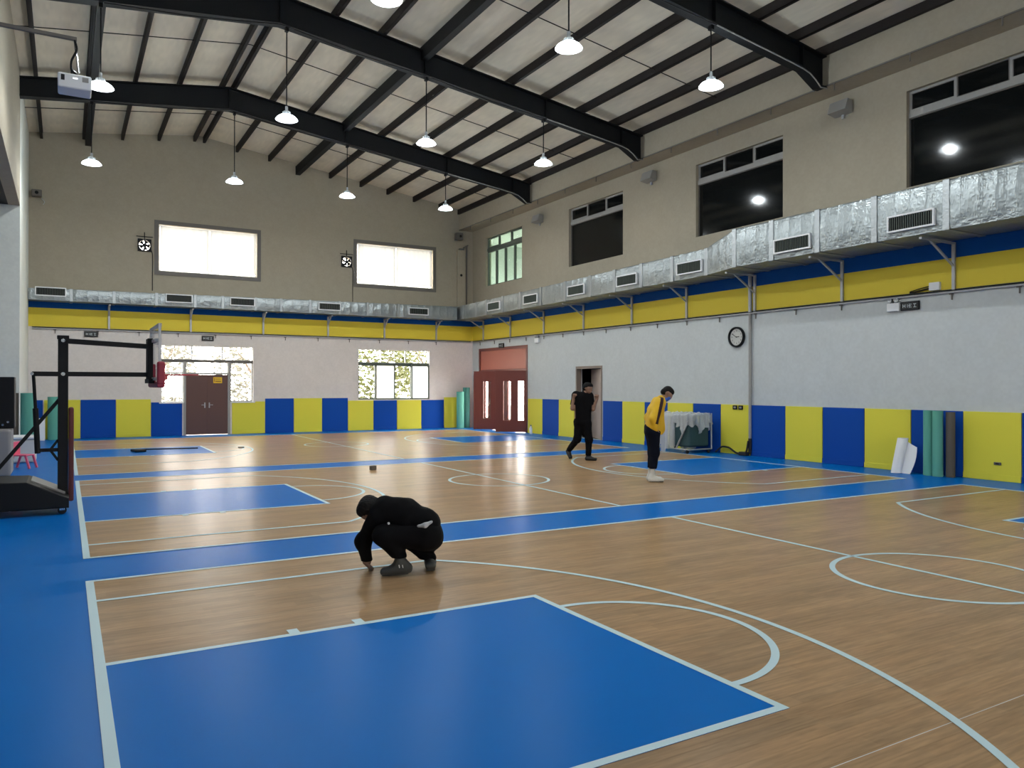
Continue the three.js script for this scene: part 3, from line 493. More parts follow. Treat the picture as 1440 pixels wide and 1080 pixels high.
/* ---------------------------------------------------------------- basketball hoop on its rolling base */
{
  const t = thing('basketball_hoop', 'black rolling basketball hoop with a red padded post and clear backboard', 'hoop', [0, 0, -11.8]);
  const wedge = polyShape([[-1.75, 0.1], [0.03, 0.1], [0.03, 0.2], [-0.42, 0.42], [-1.75, 0.46]]);
  const eg = new THREE.ExtrudeGeometry(wedge, { depth: 0.9, bevelEnabled: true, bevelSize: 0.015, bevelThickness: 0.015, bevelSegments: 2 }); eg.translate(0, 0, -0.45);
  const b = part('base', eg, M.blackGloss, t);
  part('base_cover', bar([-0.38, 0.425, -0.1], [0.0, 0.24, -0.1], 0.6, 0.02), M.frameGrey, b);
  for (const [x, z] of [[-0.03, -0.36], [-0.03, 0.36], [-1.6, -0.36], [-1.6, 0.36]]) { const w = new THREE.CylinderGeometry(0.05, 0.05, 0.035, 20); w.rotateX(Math.PI / 2); w.translate(x, 0.05, z); const k = part('caster_wheel', w, M.rubber, t); part('caster_fork', [box(x - 0.03, x + 0.03, 0.05, 0.11, z - 0.03, z - 0.02), box(x - 0.03, x + 0.03, 0.05, 0.11, z + 0.02, z + 0.03)], M.chrome, k); }
  part('post', [rbox(-0.085, 0.035, 0.15, 2.3, -0.06, 0.06, 0.012), rbox(-0.095, 0.045, 2.26, 2.31, -0.07, 0.07, 0.01)], M.black, t);
  part('post_pad', rbox(0.037, 0.1, 0.12, 1.36, -0.11, 0.11, 0.025, 3), M.padRed, t);
  for (const z of [-0.08, 0.08]) { part('upper_arm', bar([-0.02, 2.24, z], [1.02, 2.19, z], 0.03, 0.06), M.black, t); part('lower_arm', bar([-0.37, 1.8, z], [1.05, 1.8, z], 0.03, 0.06), M.black, t); }
  part('pivot_bolt', [rod([-0.025, 2.24, -0.11], [-0.025, 2.24, 0.11], 0.025), rod([-0.025, 1.8, -0.11], [-0.025, 1.8, 0.11], 0.025), rod([-0.37, 1.8, -0.11], [-0.37, 1.8, 0.11], 0.02)], M.chrome, t);
  part('lift_strut', [rod([-0.36, 1.8, 0], [-0.335, 1.35, 0], 0.02, 12), rod([-0.335, 1.35, 0], [-0.31, 0.76, 0], 0.034, 14)], M.black, t);
  part('strut_bracket', [bar([-0.33, 0.8, 0], [-0.08, 0.8, 0], 0.05, 0.045), bar([-0.17, 0.8, 0], [-0.08, 0.93, 0], 0.03, 0.03), bar([-0.17, 0.8, 0], [-0.08, 0.66, 0], 0.03, 0.03)], M.black, t);
  part('rear_brace', bar([-0.07, 1.46, 0], [-0.95, 0.3, 0], 0.05, 0.045), M.black, t);
  part('board_bracket', [rbox(0.98, 1.05, 1.7, 2.3, -0.13, -0.06, 0.008), rbox(0.98, 1.05, 1.7, 2.3, 0.06, 0.13, 0.008), box(0.98, 1.05, 1.68, 1.74, -0.3, 0.3)], M.black, t);
  part('board_frame', [box(1.03, 1.09, 1.72, 1.76, -0.5, 0.5), box(1.03, 1.09, 2.24, 2.28, -0.5, 0.5), box(1.07, 1.1, 1.67, 2.48, -0.62, -0.59), box(1.07, 1.1, 1.67, 2.48, 0.59, 0.62), box(1.07, 1.1, 2.45, 2.48, -0.59, 0.59), box(1.07, 1.1, 1.67, 1.7, -0.59, 0.59)], M.alu, t);
  const bb = part('backboard', rbox(1.1, 1.112, 1.67, 2.48, -0.62, 0.62, 0.004), M.glass, t);
  part('target_square', [box(1.112, 1.114, 1.88, 1.91, -0.22, 0.22), box(1.112, 1.114, 2.18, 2.21, -0.22, 0.22), box(1.112, 1.114, 1.91, 2.18, -0.22, -0.19), box(1.112, 1.114, 1.91, 2.18, 0.19, 0.22)], M.white, bb);
  part('board_pad', [rbox(1.05, 1.15, 1.62, 1.7, -0.64, 0.64, 0.03, 3), rbox(1.05, 1.15, 1.66, 1.97, 0.58, 0.66, 0.03, 3), rbox(1.05, 1.15, 1.66, 1.97, -0.66, -0.58, 0.03, 3)], M.boardRed, t);
  const ring = new THREE.TorusGeometry(0.215, 0.01, 10, 48); ring.rotateX(Math.PI / 2); ring.translate(1.43, 1.8, 0);
  part('rim', [ring, rbox(1.115, 1.24, 1.73, 1.81, -0.07, 0.07, 0.008), bar([1.2, 1.75, 0], [1.24, 1.8, 0], 0.08, 0.02)], M.rim, t);
}

/* ---------------------------------------------------------------- wall fittings */
FANS.forEach(([x, y], i) => {
  const t = thing('wall_fan', i ? 'small dark extractor fan beside the upper window next to the corner' : 'small dark extractor fan beside the upper window over the brown door', 'fan', [x, y, ZB]);
  const s = polyShape([[-0.2, -0.2], [0.2, -0.2], [0.2, 0.2], [-0.2, 0.2]]), h = new THREE.Path(); h.absarc(0, 0, 0.165, 0, Math.PI * 2, true); s.holes.push(h);
  const g = new THREE.ExtrudeGeometry(s, { depth: 0.06, bevelEnabled: false, curveSegments: 24 }); g.translate(0, 0, 0.002); part('housing', g, M.black, t);
  const bl = []; for (let k = 0; k < 5; k++) { const b = new THREE.ExtrudeGeometry(polyShape([[0.03, -0.03], [0.145, -0.095], [0.158, 0.045], [0.03, 0.03]]), { depth: 0.004, bevelEnabled: false }); b.rotateX(0.35); b.rotateZ(k * Math.PI * 0.4 + 0.5 * i); b.translate(0, 0, 0.03); bl.push(b); }
  part('fan_blades', bl, M.black, t);
  const hub = new THREE.CylinderGeometry(0.045, 0.045, 0.06, 16); hub.rotateX(Math.PI / 2); hub.translate(0, 0, 0.03); part('hub', hub, M.black, t);
  part('motor_strut', [box(-0.165, 0.165, -0.008, 0.008, 0.002, 0.012), box(-0.008, 0.008, -0.165, 0.165, 0.002, 0.012)], M.black, t);
  part('hanger', [box(-0.24, 0.24, 0.27, 0.29, 0.004, 0.03), box(-0.012, 0.012, 0.2, 0.42, 0.004, 0.03)], M.black, t);
  part('power_cable', tube([[0.2, -0.15, 0.02], [0.235, -0.3, 0.014], [0.235, -0.9, 0.014], [0.235, -1.45, 0.014]], 0.012, 24, 6), M.black, t);
});
{
  const t = thing('wall_clock', 'round black-rimmed wall clock on the white right wall beside a vertical pipe', 'clock', [XR, 2.84, -13.37], -Math.PI / 2);
  const r = lathe([[0.0005, 0.0], [0.245, 0.0], [0.25, 0.02], [0.245, 0.075], [0.225, 0.08], [0.205, 0.06], [0.205, 0.03]], 48); r.rotateX(Math.PI / 2); part('rim', r, M.blackGloss, t);
  const c = document.createElement('canvas'); c.width = c.height = 256; const x = c.getContext('2d');
  x.fillStyle = '#bdbdb8'; x.fillRect(0, 0, 256, 256); x.fillStyle = '#1c1c1c'; x.font = 'bold 30px sans-serif'; x.textAlign = 'center'; x.textBaseline = 'middle';
  for (let k = 1; k <= 12; k++) x.fillText(String(k), 128 + 94 * Math.sin(k * Math.PI / 6), 128 - 94 * Math.cos(k * Math.PI / 6));
  const tx = new THREE.CanvasTexture(c); tx.colorSpace = THREE.SRGBColorSpace;
  const d = new THREE.CircleGeometry(0.206, 48); d.translate(0, 0, 0.034); part('dial', d, new THREE.MeshStandardMaterial({ map: tx, roughness: 0.6 }), t);
  const hand = (deg, len, w) => { const b = box(-w, w, -0.02, len, 0.04, 0.044); b.rotateZ(-deg * Math.PI / 180); return b; };
  part('hour_hand', hand(85, 0.09, 0.008), M.black, t); part('minute_hand', hand(300, 0.15, 0.006), M.black, t);
  const pin = new THREE.CylinderGeometry(0.012, 0.012, 0.012, 12); pin.rotateX(Math.PI / 2); pin.translate(0, 0, 0.044); part('pin', pin, M.black, t);
}
function signTex(kind) {
  const c = document.createElement('canvas'); c.width = 256; c.height = 112; const x = c.getContext('2d');
  x.fillStyle = '#07090b'; x.fillRect(0, 0, 256, 112); x.strokeStyle = x.fillStyle = '#c9d2d4'; x.lineWidth = 8;
  const L = (...p) => { x.beginPath(); p.forEach(([a, b], i) => i ? x.lineTo(a, b) : x.moveTo(a, b)); x.stroke(); };
  L([30, 30], [30, 82]); L([30, 56], [62, 56]); L([62, 30], [62, 82]);                                   // the pale strokes the photograph shows
  L([96, 32], [96, 80]); L([124, 26], [124, 86]); L([110, 56], [152, 56]); L([134, 36], [160, 36]); L([134, 78], [160, 78]);
  L([182, 34], [226, 34]); L([204, 34], [204, 80]); L([184, 80], [228, 80]);
  const t = new THREE.CanvasTexture(c); t.colorSpace = THREE.SRGBColorSpace; return new THREE.MeshStandardMaterial({ map: t, roughness: 0.4 });
}
const signMat = signTex();
function exitSign(p, turn, label) {
  const t = thing('exit_sign', label, 'sign', [p.x, p.y, p.z], turn);
  part('sign_case', rbox(-0.19, 0.19, -0.085, 0.085, 0.012, 0.045, 0.008), M.black, t);
  const f = new THREE.PlaneGeometry(0.35, 0.15); f.translate(0, 0, 0.0465); part('sign_face', f, signMat, t);
}
function emergencyLight(p, turn, label) {
  const t = thing('emergency_light', label, 'light', [p.x, p.y, p.z], turn);
  part('case', rbox(-0.13, 0.13, -0.1, 0.06, 0.012, 0.085, 0.012), M.white, t);
  for (const s of [-1, 1]) { const h = lathe([[0.0005, -0.03], [0.035, -0.03], [0.05, 0.03], [0.045, 0.03], [0.0005, 0.015]], 20); h.rotateX(Math.PI / 2); h.translate(s * 0.07, 0.115, 0.06); part('lamp_head', [h, rod([s * 0.07, 0.05, 0.05], [s * 0.07, 0.1, 0.05], 0.01)], M.galv, t); }
}
exitSign(onX(XR, 1281, 430), -Math.PI / 2, 'black exit sign under the yellow band beside a white emergency light');
emergencyLight(onX(XR, 1259, 431), -Math.PI / 2, 'white twin-head emergency light beside the black exit sign on the right wall');
exitSign(onX(XR, 706, 486), -Math.PI / 2, 'small black exit sign above the red double doors');
emergencyLight(onX(XR, 757, 478), -Math.PI / 2, 'small emergency light with two heads on the right wall beside the red doors');
exitSign(onZ(ZB, 292, 476), 0, 'black exit sign above the brown door in the back wall');
exitSign(onZ(ZB, 128, 470), 0, 'exit sign on the back wall behind the basketball hoop');
{
  const p = onX(XR, 1317, 404), t = thing('junction_box', 'white junction box with cable stubs on the yellow band of the right wall', 'junction box', [p.x, p.y, p.z], -Math.PI / 2);
  part('case', rbox(-0.1, 0.1, -0.06, 0.09, 0.014, 0.09, 0.012), M.white, t);
  part('cables', [tube([[-0.1, -0.01, 0.04], [-0.3, -0.04, 0.04], [-0.5, -0.06, 0.04]], 0.014, 12, 6), tube([[-0.1, 0.03, 0.04], [-0.3, -0.0, 0.05], [-0.5, -0.04, 0.04]], 0.01, 12, 6)], M.black, t);
}
function conduit(name, a, b, out, label) {      // thin pipe under the yellow band with drop clips; out points into the hall
  const t = thing(name, label, 'conduit'), d = V3(...b).sub(V3(...a)), L = d.length(); d.normalize();
  part('pipe', rod(a, b, 0.022, 8), M.alu, t); part('dark_trim', bar([a[0], a[1] + 0.04, a[2]], [b[0], b[1] + 0.04, b[2]], 0.02, 0.02), M.black, t);
  for (let s = 0.6; s < L - 0.4; s += 1.16) { const p = V3(...a).addScaledVector(d, s); part('drop_clip', [bar([p.x, p.y - 0.14, p.z], [p.x, p.y - 0.02, p.z], 0.02, 0.02, V3(d.x, 0, d.z)), bar([p.x - d.x * 0.05, p.y - 0.03, p.z - d.z * 0.05], [p.x + d.x * 0.03, p.y - 0.03, p.z + d.z * 0.03], 0.02, 0.02)], M.frameBrown, t); }
}
conduit('wall_conduit', [XR - 0.03, 3.38, -27.3], [XR - 0.03, 3.38, 5], [-1, 0, 0], 'grey conduit with small drop clips under the yellow band of the right wall');
conduit('wall_conduit', [XL + 0.1, 3.38, ZB + 0.03], [XR - 0.1, 3.38, ZB + 0.03], [0, 0, 1], 'thin conduit with small drop clips under the yellow band of the back wall');
{
  const t = thing('wall_pipe', 'grey vertical pipe on the right wall beside the clock', 'pipe', [XR - 0.05, 0, -12.93]);
  part('pipe', cyl(0.035, 0.035, 3.0, 0, 0.36, 0, 16), M.frameGrey, t); part('upper_pipe', cyl(0.045, 0.045, 0.9, 0, 3.4, 0, 16), M.galv, t); part('black_sleeve', cyl(0.042, 0.042, 0.36, 0, 0.05, 0, 16), M.rubber, t);
}
for (const [i, [px, py]] of [[760, 309], [917, 250], [1187, 154]].entries()) {
  const p = onX(XR, px, py), t = thing('wall_speaker', `small grey loudspeaker high on the right wall, ${ORD[i]} from the back corner`, 'speaker', [p.x, p.y, p.z], -Math.PI / 2, 'loudspeakers above the upper windows');
  const s = polyShape([[-0.01, -0.12], [-0.01, 0.12], [-0.16, 0.14], [-0.24, -0.08]]), g = new THREE.ExtrudeGeometry(s, { depth: 0.42, bevelEnabled: true, bevelSize: 0.008, bevelThickness: 0.008, bevelSegments: 1 }); g.translate(-0.01, 0, -0.21); g.rotateY(Math.PI / 2);
  part('cabinet', g, M.frameGrey, t); part('mount', box(-0.03, 0.03, -0.2, -0.1, 0.01, 0.05), M.galv, t);
}
for (let i = 0; i < 13; i++) { const z = -26.4 + i * 1.62, t = thing('wall_hook', `small dark hook under the right eaves edge, ${ORD[i]} from the back corner`, 'hook', [13.5, 7.81, z], 0, 'hooks under the eaves'); part('hook_stem', bar([-0.01, -0.02, 0], [-0.01, -0.15, 0], 0.018, 0.018, V3(0, 0, 1)), M.frameBrown, t); part('hook_tip', bar([-0.01, -0.01, -0.04], [-0.01, -0.01, 0.03], 0.02, 0.02), M.frameBrown, t); }
{
  const p = onZ(ZB, 52, 274), t = thing('wall_camera', 'small dark boxy camera high on the back wall by the left corner', 'camera', [p.x, p.y, p.z]);
  part('case', rbox(-0.13, 0.13, -0.1, 0.1, 0.1, 0.34, 0.02), M.frameBrown, t); part('arm', rod([0, 0, 0.01], [0, 0, 0.12], 0.02), M.frameBrown, t); part('lens', cyl(0.05, 0.05, 0.02, 0, 0, 0, 16).rotateX(Math.PI / 2).translate(0, 0, 0.34), M.blackGloss, t); part('cable', tube([[0.12, -0.1, 0.05], [0.2, -0.2, 0.02], [0.16, -0.28, 0.02]], 0.01, 12, 6), M.offWhite, t);
}
{
  const p = onZ(ZB, 643, 334), t = thing('wall_camera', 'small dark camera bracketed in the corner of the back and right walls', 'camera', [p.x, p.y, p.z]);
  part('case', rbox(-0.16, 0.12, -0.14, 0.14, 0.08, 0.3, 0.02), M.frameBrown, t); part('arm', rod([0, 0, 0.01], [0, 0, 0.1], 0.02), M.frameBrown, t); part('lens', cyl(0.05, 0.05, 0.02, 0, 0, 0, 16).rotateX(Math.PI / 2).translate(0, 0, 0.3), M.blackGloss, t);
}
{
  const t = thing('corner_shaft', 'narrow boxed pipe shaft in the back right corner above the duct', 'shaft', [13.55, 4.72, ZB]);
  part('shaft_board', rbox(-0.17, 0.17, 0.02, 2.3, 0.002, 0.12, 0.01), M.greyWall, t); part('shaft_hole', cyl(0.05, 0.05, 0.012, 0, 0, 0, 16).rotateX(Math.PI / 2).translate(-0.02, 1.3, 0.12), M.black, t); part('dark_pipe', rod([0.25, 0.02, 0.06], [0.25, 2.5, 0.06], 0.03), M.frameBrown, t);
  part('top_fitting', [rbox(-0.1, 0.1, 2.3, 2.36, 0.03, 0.14, 0.01), bar([0.1, 2.4, 0.07], [0.3, 2.52, 0.07], 0.05, 0.05)], M.frameBrown, t);
}
for (const [dz, n] of [[-0.09, 0], [0.09, 1]]) {
  const p = onX(XR - 0.031, 1038, 573), t = thing('wall_socket', n ? 'black wall socket below the clock, the one nearer the pipe' : 'black wall socket below the clock, the one farther from the pipe', 'socket', [p.x, p.y, p.z + dz], -Math.PI / 2, 'sockets on the yellow panel');
  part('plate', rbox(-0.07, 0.07, -0.05, 0.05, 0.001, 0.02, 0.006), M.black, t); part('socket_face', rbox(-0.035, 0.035, -0.022, 0.022, 0.02, 0.026, 0.004), M.frameGrey, t);
}
{
  const p = onX(XR - 0.031, 1403, 652), t = thing('wall_socket', 'small brown socket near the floor on a yellow panel', 'socket', [p.x, p.y, p.z], -Math.PI / 2);
  part('plate', rbox(-0.06, 0.06, -0.025, 0.025, 0.001, 0.015, 0.005), M.frameBrown, t); part('socket_hole', rbox(-0.03, 0.03, -0.01, 0.01, 0.015, 0.019, 0.002), M.black, t);
}
{
  const z = -9.7, c = onZ(z, 105, 121), t = thing('projector', 'white projector hanging from a long arm fixed to the left upper wall', 'projector', [c.x, c.y, z]);
  part('body', rbox(-0.16, 0.16, -0.075, 0.085, -0.14, 0.14, 0.02, 3), M.white, t);
  part('vent', box(-0.13, -0.095, 0.0, 0.06, 0.14, 0.144), M.dark, t); part('side_port', box(0.07, 0.13, 0.01, 0.06, 0.14, 0.144), M.frameGrey, t); part('badge', box(-0.02, 0.03, 0.025, 0.045, 0.14, 0.143), M.chrome, t);
  part('mount', [rod([-0.01, 0.085, 0], [-0.01, 0.16, 0], 0.03, 12), rod([0.04, 0.15, 0], [0.0, 0.5, 0], 0.012, 8)], M.chrome, t);
  const top = onZ(z, 105, 55), dy = top.y - c.y;
  part('arm', rbox(XL - c.x, 0.02, dy - 0.02, dy + 0.02, -0.02, 0.02, 0.005), M.frameBrown, t);
  part('cable', tube([[0.0, dy - 0.02, 0.02], [0.02, dy - 0.12, 0.02], [-0.03, dy - 0.25, 0.02], [-0.03, 0.16, 0.03], [0.06, 0.08, 0.05]], 0.012, 30, 6), M.black, t);
}

/* ---------------------------------------------------------------- rolls, boxes and other loose things */
function roll(x, z, r, h, m, label, group, tilt = 0, tx = 0) {
  const t = thing('rolled_mat', label, 'mat', [x, 0, z], 0, group);
  const pts = []; for (let i = 0; i <= 150; i++) { const a = i / 150 * Math.PI * 7, q = 0.35 * r + (r - 0.35 * r) * i / 150; pts.push([q * Math.cos(a), q * Math.sin(a)]); }
  const g = new THREE.PlaneGeometry(1, h, 150, 1), p = g.attributes.position;
  for (let i = 0; i < p.count; i++) { const [a, b] = pts[i % 151]; p.setXYZ(i, a, p.getY(i) + h / 2 + 0.003, b); } g.computeVertexNormals();
  part('rolled_sheet', g, m, t); part('core', cyl(r * 0.3, r * 0.3, h * 0.99, 0, 0.004, 0, 16), M.core, t);
  t.rotation.z = tilt; t.rotation.x = tx; return t;
}
const rg = onX(13.82, 1300, 660), rg2 = onX(13.82, 1313, 660);
roll(13.84, rg.z + 0.06, 0.1, 1.2, M.matGreen, 'green rolled floor mat leaning on the blue panel beside the white roll'); roll(13.82, rg2.z + 0.07, 0.1, 1.2, M.matGreen, 'green rolled floor mat on the blue panel, beside the brown roll');
roll(13.9, rg2.z + 0.26, 0.085, 1.18, M.matBrown, 'dark brown rolled mat standing beside two green rolls on the right wall');
{
  const c = onFloor(1262, 665), t = thing('paper_roll', 'white sheet roll standing partly unrolled by the right wall', 'roll', [13.82, 0, onX(13.82, 1270, 660).z]);
  const pts = []; for (let i = 0; i <= 60; i++) { const a = i / 60 * Math.PI * 6 - 0.6; const q = 0.07 + 0.03 * i / 60; pts.push([q * Math.cos(a), q * Math.sin(a)]); }
  const end = pts[60]; for (let i = 1; i <= 20; i++) pts.push([end[0] - 0.03 * Math.sin(i / 20 * 3) - 0.004 * i, end[1] + 0.0165 * i]);
  const N = pts.length - 1, g = new THREE.PlaneGeometry(1, 1, N, 6), p = g.attributes.position;
  for (let i = 0; i < p.count; i++) { const k = i % (N + 1), v = 1 - Math.floor(i / (N + 1)) / 6, h = 0.66 - 0.16 * Math.max(0, (k - 60) / 20), [a, b] = pts[k], tip = Math.max(0, (k - 60) / 20); p.setXYZ(i, a - 0.12 * (1 - v), 0.004 + v * h, b + (k > 60 ? 0.04 * tip * Math.sin(v * 3) : 0) - 0.06 * (1 - v)); }
  g.computeVertexNormals(); part('rolled_sheet', g, M.white, t); part('core', cyl(0.065, 0.065, 0.02, 0, 0.64, 0, 20), M.core, t);
}
roll(13.28, -26.85, 0.16, 1.42, M.matGreen, 'grey-green rolled mat in the back right corner'); roll(13.62, -27.0, 0.15, 1.58, M.matGreenDark, 'tall dark green rolled mat in the back right corner');
roll(-0.30, -27.05, 0.16, 1.3, M.matGreen, 'green rolled mat on the back wall behind the hoop post');
roll(-0.74, -20.9, 0.15, 1.47, M.matGreen, 'wide green rolled mat near the alcove end wall behind the hoop'); roll(-1.04, -21.0, 0.13, 1.47, M.matBrown, 'brown rolled mat beside the wide green roll near the alcove');
{
  const t = thing('storage_box', 'white covered box below the green and brown rolls', 'box', [-0.78, 0, -19.6]);
  part('box_body', rbox(-0.3, 0.24, 0.003, 0.5, -0.3, 0.3, 0.05, 4), M.offWhite, t); part('lid', rbox(-0.32, 0.26, 0.5, 0.57, -0.32, 0.32, 0.03, 3), M.white, t);
  const u = thing('storage_box', 'white upright box standing at the back wall beside the green roll', 'box', [-0.66, 0, -26.9]);
  part('box_body', rbox(-0.2, 0.14, 0.003, 0.62, -0.15, 0.15, 0.01), M.white, u); part('lid', rbox(-0.21, 0.15, 0.62, 0.66, -0.16, 0.16, 0.01), M.white, u);
}
{
  const t = thing('plastic_chair', 'small pink plastic child chair beside the hoop base', 'chair', [-0.72, 0, -18.1], lookTurn);
  part('seat', rbox(-0.15, 0.15, 0.25, 0.275, -0.14, 0.14, 0.01, 3), M.pink, t);
  part('backrest', [rbox(-0.16, -0.13, 0.27, 0.53, -0.12, 0.12, 0.012, 3)], M.pink, t);
  for (const s of [-1, 1]) for (const z of [-0.12, 0.12]) part('leg', bar([s * 0.12, 0.26, z], [s * 0.2, 0.004, z], 0.03, 0.035), M.pink, t);
}
{
  const t = thing('low_cabinet', 'grey cabinet with rounded edges at the alcove, carrying a black loudspeaker', 'cabinet', [-1.36, 0, -16.9]);
  part('cabinet_body', rbox(-0.6, 0.52, 0.003, 0.86, -0.4, 0.4, 0.06, 4), M.cabinetGrey, t); part('door_gap', box(-0.04, -0.03, 0.08, 0.8, 0.4, 0.403), M.dark, t);
  const s = thing('loudspeaker', 'large black loudspeaker standing on the grey cabinet', 'speaker', [-1.2, 0.862, -16.95]);
  part('speaker_case', rbox(-0.5, 0.4, 0.003, 0.94, -0.25, 0.25, 0.02, 3), M.black, s);
  const cone = lathe([[0.0005, 0.02], [0.06, 0.0], [0.2, 0.05], [0.22, 0.05]], 32); cone.rotateX(Math.PI / 2); cone.translate(-0.05, 0.36, 0.22); part('speaker_cone', cone, M.rubber, s);
  part('control_knob', [rod([0.3, 0.12, 0.25], [0.3, 0.12, 0.27], 0.02), rod([0.22, 0.07, 0.25], [0.22, 0.07, 0.27], 0.02)], M.chrome, s);
}
{
  const a = onFloor(194, 635.5), b = onFloor(262, 632), t = thing('floor_mop', 'black floor mop lying on the far court', 'mop', [a.x, 0.006, a.z], Math.atan2(-(b.z - a.z), b.x - a.x));
  part('mop_head', rbox(-0.12, 0.14, 0.0, 0.055, -0.22, 0.22, 0.02, 3), M.black, t); part('handle', rod([0.1, 0.05, 0], [1.45, 0.016, 0], 0.016), M.black, t);
}
{
  const c = onFloor(524.5, 661), t = thing('small_box', 'small dark box lying alone on the middle court', 'box', [c.x, 0.005, c.z], 0.4);
  part('carton', rbox(-0.06, 0.06, 0, 0.075, -0.04, 0.04, 0.006), M.frameBrown, t); part('flap', box(-0.05, 0.05, 0.075, 0.078, -0.03, 0.03), M.dark, t);
  const d = onFloor(339, 630), u = thing('small_box', 'small grey flat box lying on the far court', 'box', [d.x, 0.005, d.z]); part('carton', rbox(-0.07, 0.07, 0, 0.03, -0.05, 0.05, 0.006), M.frameGrey, u); part('flap', box(-0.06, 0.06, 0.03, 0.032, -0.04, 0.04), M.offWhite, u);
  const e = thing('water_bottle', 'white plastic bottle standing by the yellow panel near the red doors', 'bottle', [13.8, 0, -22.45]);
  part('bottle_body', lathe([[0.0005, 0.003], [0.05, 0.003], [0.052, 0.2], [0.02, 0.26], [0.018, 0.28]], 20), M.white, e); part('cap', cyl(0.022, 0.022, 0.03, 0, 0.28, 0, 14), M.padBlue, e);
}
{   // wrapped cart by the right wall
  const p = onFloor(958, 633), t = thing('wrapped_cart', 'dark wheeled cart draped in crinkled clear plastic by the right wall', 'cart', [13.42, 0, -14.62]);
  part('cart_body', rbox(-0.3, 0.36, 0.16, 0.92, -0.1, 0.62, 0.05, 4), M.tealDark, t);
  part('cart_frame', [rod([-0.34, 0.1, 0.66], [0.4, 0.1, 0.66], 0.018), rod([-0.34, 0.1, -0.62], [0.4, 0.1, -0.62], 0.018), rod([-0.34, 0.1, 0.66], [-0.34, 0.1, -0.62], 0.018), rod([-0.34, 0.1, 0.2], [-0.34, 0.8, 0.64], 0.022), rod([0.4, 0.1, 0.66], [0.4, 0.98, 0.66], 0.018)], M.galv, t);
  for (const [x, z] of [[-0.34, 0.6], [-0.34, -0.58], [0.36, 0.6], [0.36, -0.58]]) { const w = new THREE.CylinderGeometry(0.045, 0.045, 0.03, 16); w.rotateX(Math.PI / 2); w.translate(x, 0.048, z); part('caster_wheel', w, M.rubber, t); }
  // plastic: a cover whose skirt falls in folds
  const drape = (x0, x1, z0, z1, top, low, n, ph) => {
    const pos = [], uv = [], idx = [], NA = 120, NV = 14, cx = (x0 + x1) / 2, cz = (z0 + z1) / 2;
    for (let j = 0; j <= NV; j++) for (let i = 0; i <= NA; i++) {
      const a = i / NA * Math.PI * 2, ca = Math.cos(a), sa = Math.sin(a), q = 1 / Math.pow(Math.pow(Math.abs(ca), 5) + Math.pow(Math.abs(sa), 5), 0.2), v = j / NV;
      const rad = v < 0.28 ? v / 0.28 : 1, fall = v < 0.28 ? 0 : (v - 0.28) / 0.72, fold = (0.035 * Math.sin(a * n + ph) + 0.025 * Math.sin(a * n * 2.3 + 1.7 * ph) + 0.03 * noise.noise(ca * 4, sa * 4, fall * 2 + ph)) * fall;
      pos.push(cx + ca * q * ((x1 - x0) / 2 * rad + fold), top - (top - low + 0.09 * Math.sin(a * 5) + 0.06 * Math.sin(a * 11 + ph)) * fall + 0.06 * noise.noise(ca * rad * 5, sa * rad * 5, ph) * (1 - fall), cz + sa * q * ((z1 - z0) / 2 * rad + fold)); uv.push(i / NA, v);
    }
    for (let j = 0; j < NV; j++) for (let i = 0; i < NA; i++) { const p = j * (NA + 1) + i, q = p + NA + 1; idx.push(p, p + 1, q, q, p + 1, q + 1); }
    const g = new THREE.BufferGeometry(); g.setAttribute('position', new THREE.Float32BufferAttribute(pos, 3)); g.setAttribute('uv', new THREE.Float32BufferAttribute(uv, 2)); g.setIndex(idx); g.computeVertexNormals(); return g;
  };
  part('plastic_cover', drape(-0.42, 0.4, -0.72, 0.16, 0.98, 0.1, 19, 1.2), M.plastic, t);
  part('plastic_top', drape(-0.36, 0.42, 0.0, 0.68, 0.97, 0.62, 17, 2.4), M.plastic, t);
}
{
  const a = onX(13.95, 1016, 632), t = thing('floor_cable', 'thick black cable lying along the right wall under the clock', 'cable', [0, 0, 0]);
  part('cable', tube([[13.9, 0.025, -13.9], [13.97, 0.16, -13.75], [14.0, 0.15, -13.55], [13.97, 0.05, -13.3], [13.95, 0.03, -13.1], [13.98, 0.1, -12.98], [13.99, 0.35, -12.93]], 0.022, 60, 8), M.rubber, t);
  part('plug_box', rbox(13.86, 14.0, 0.003, 0.09, -13.12, -12.9, 0.015), M.rubber, t);
}
console.log('things');

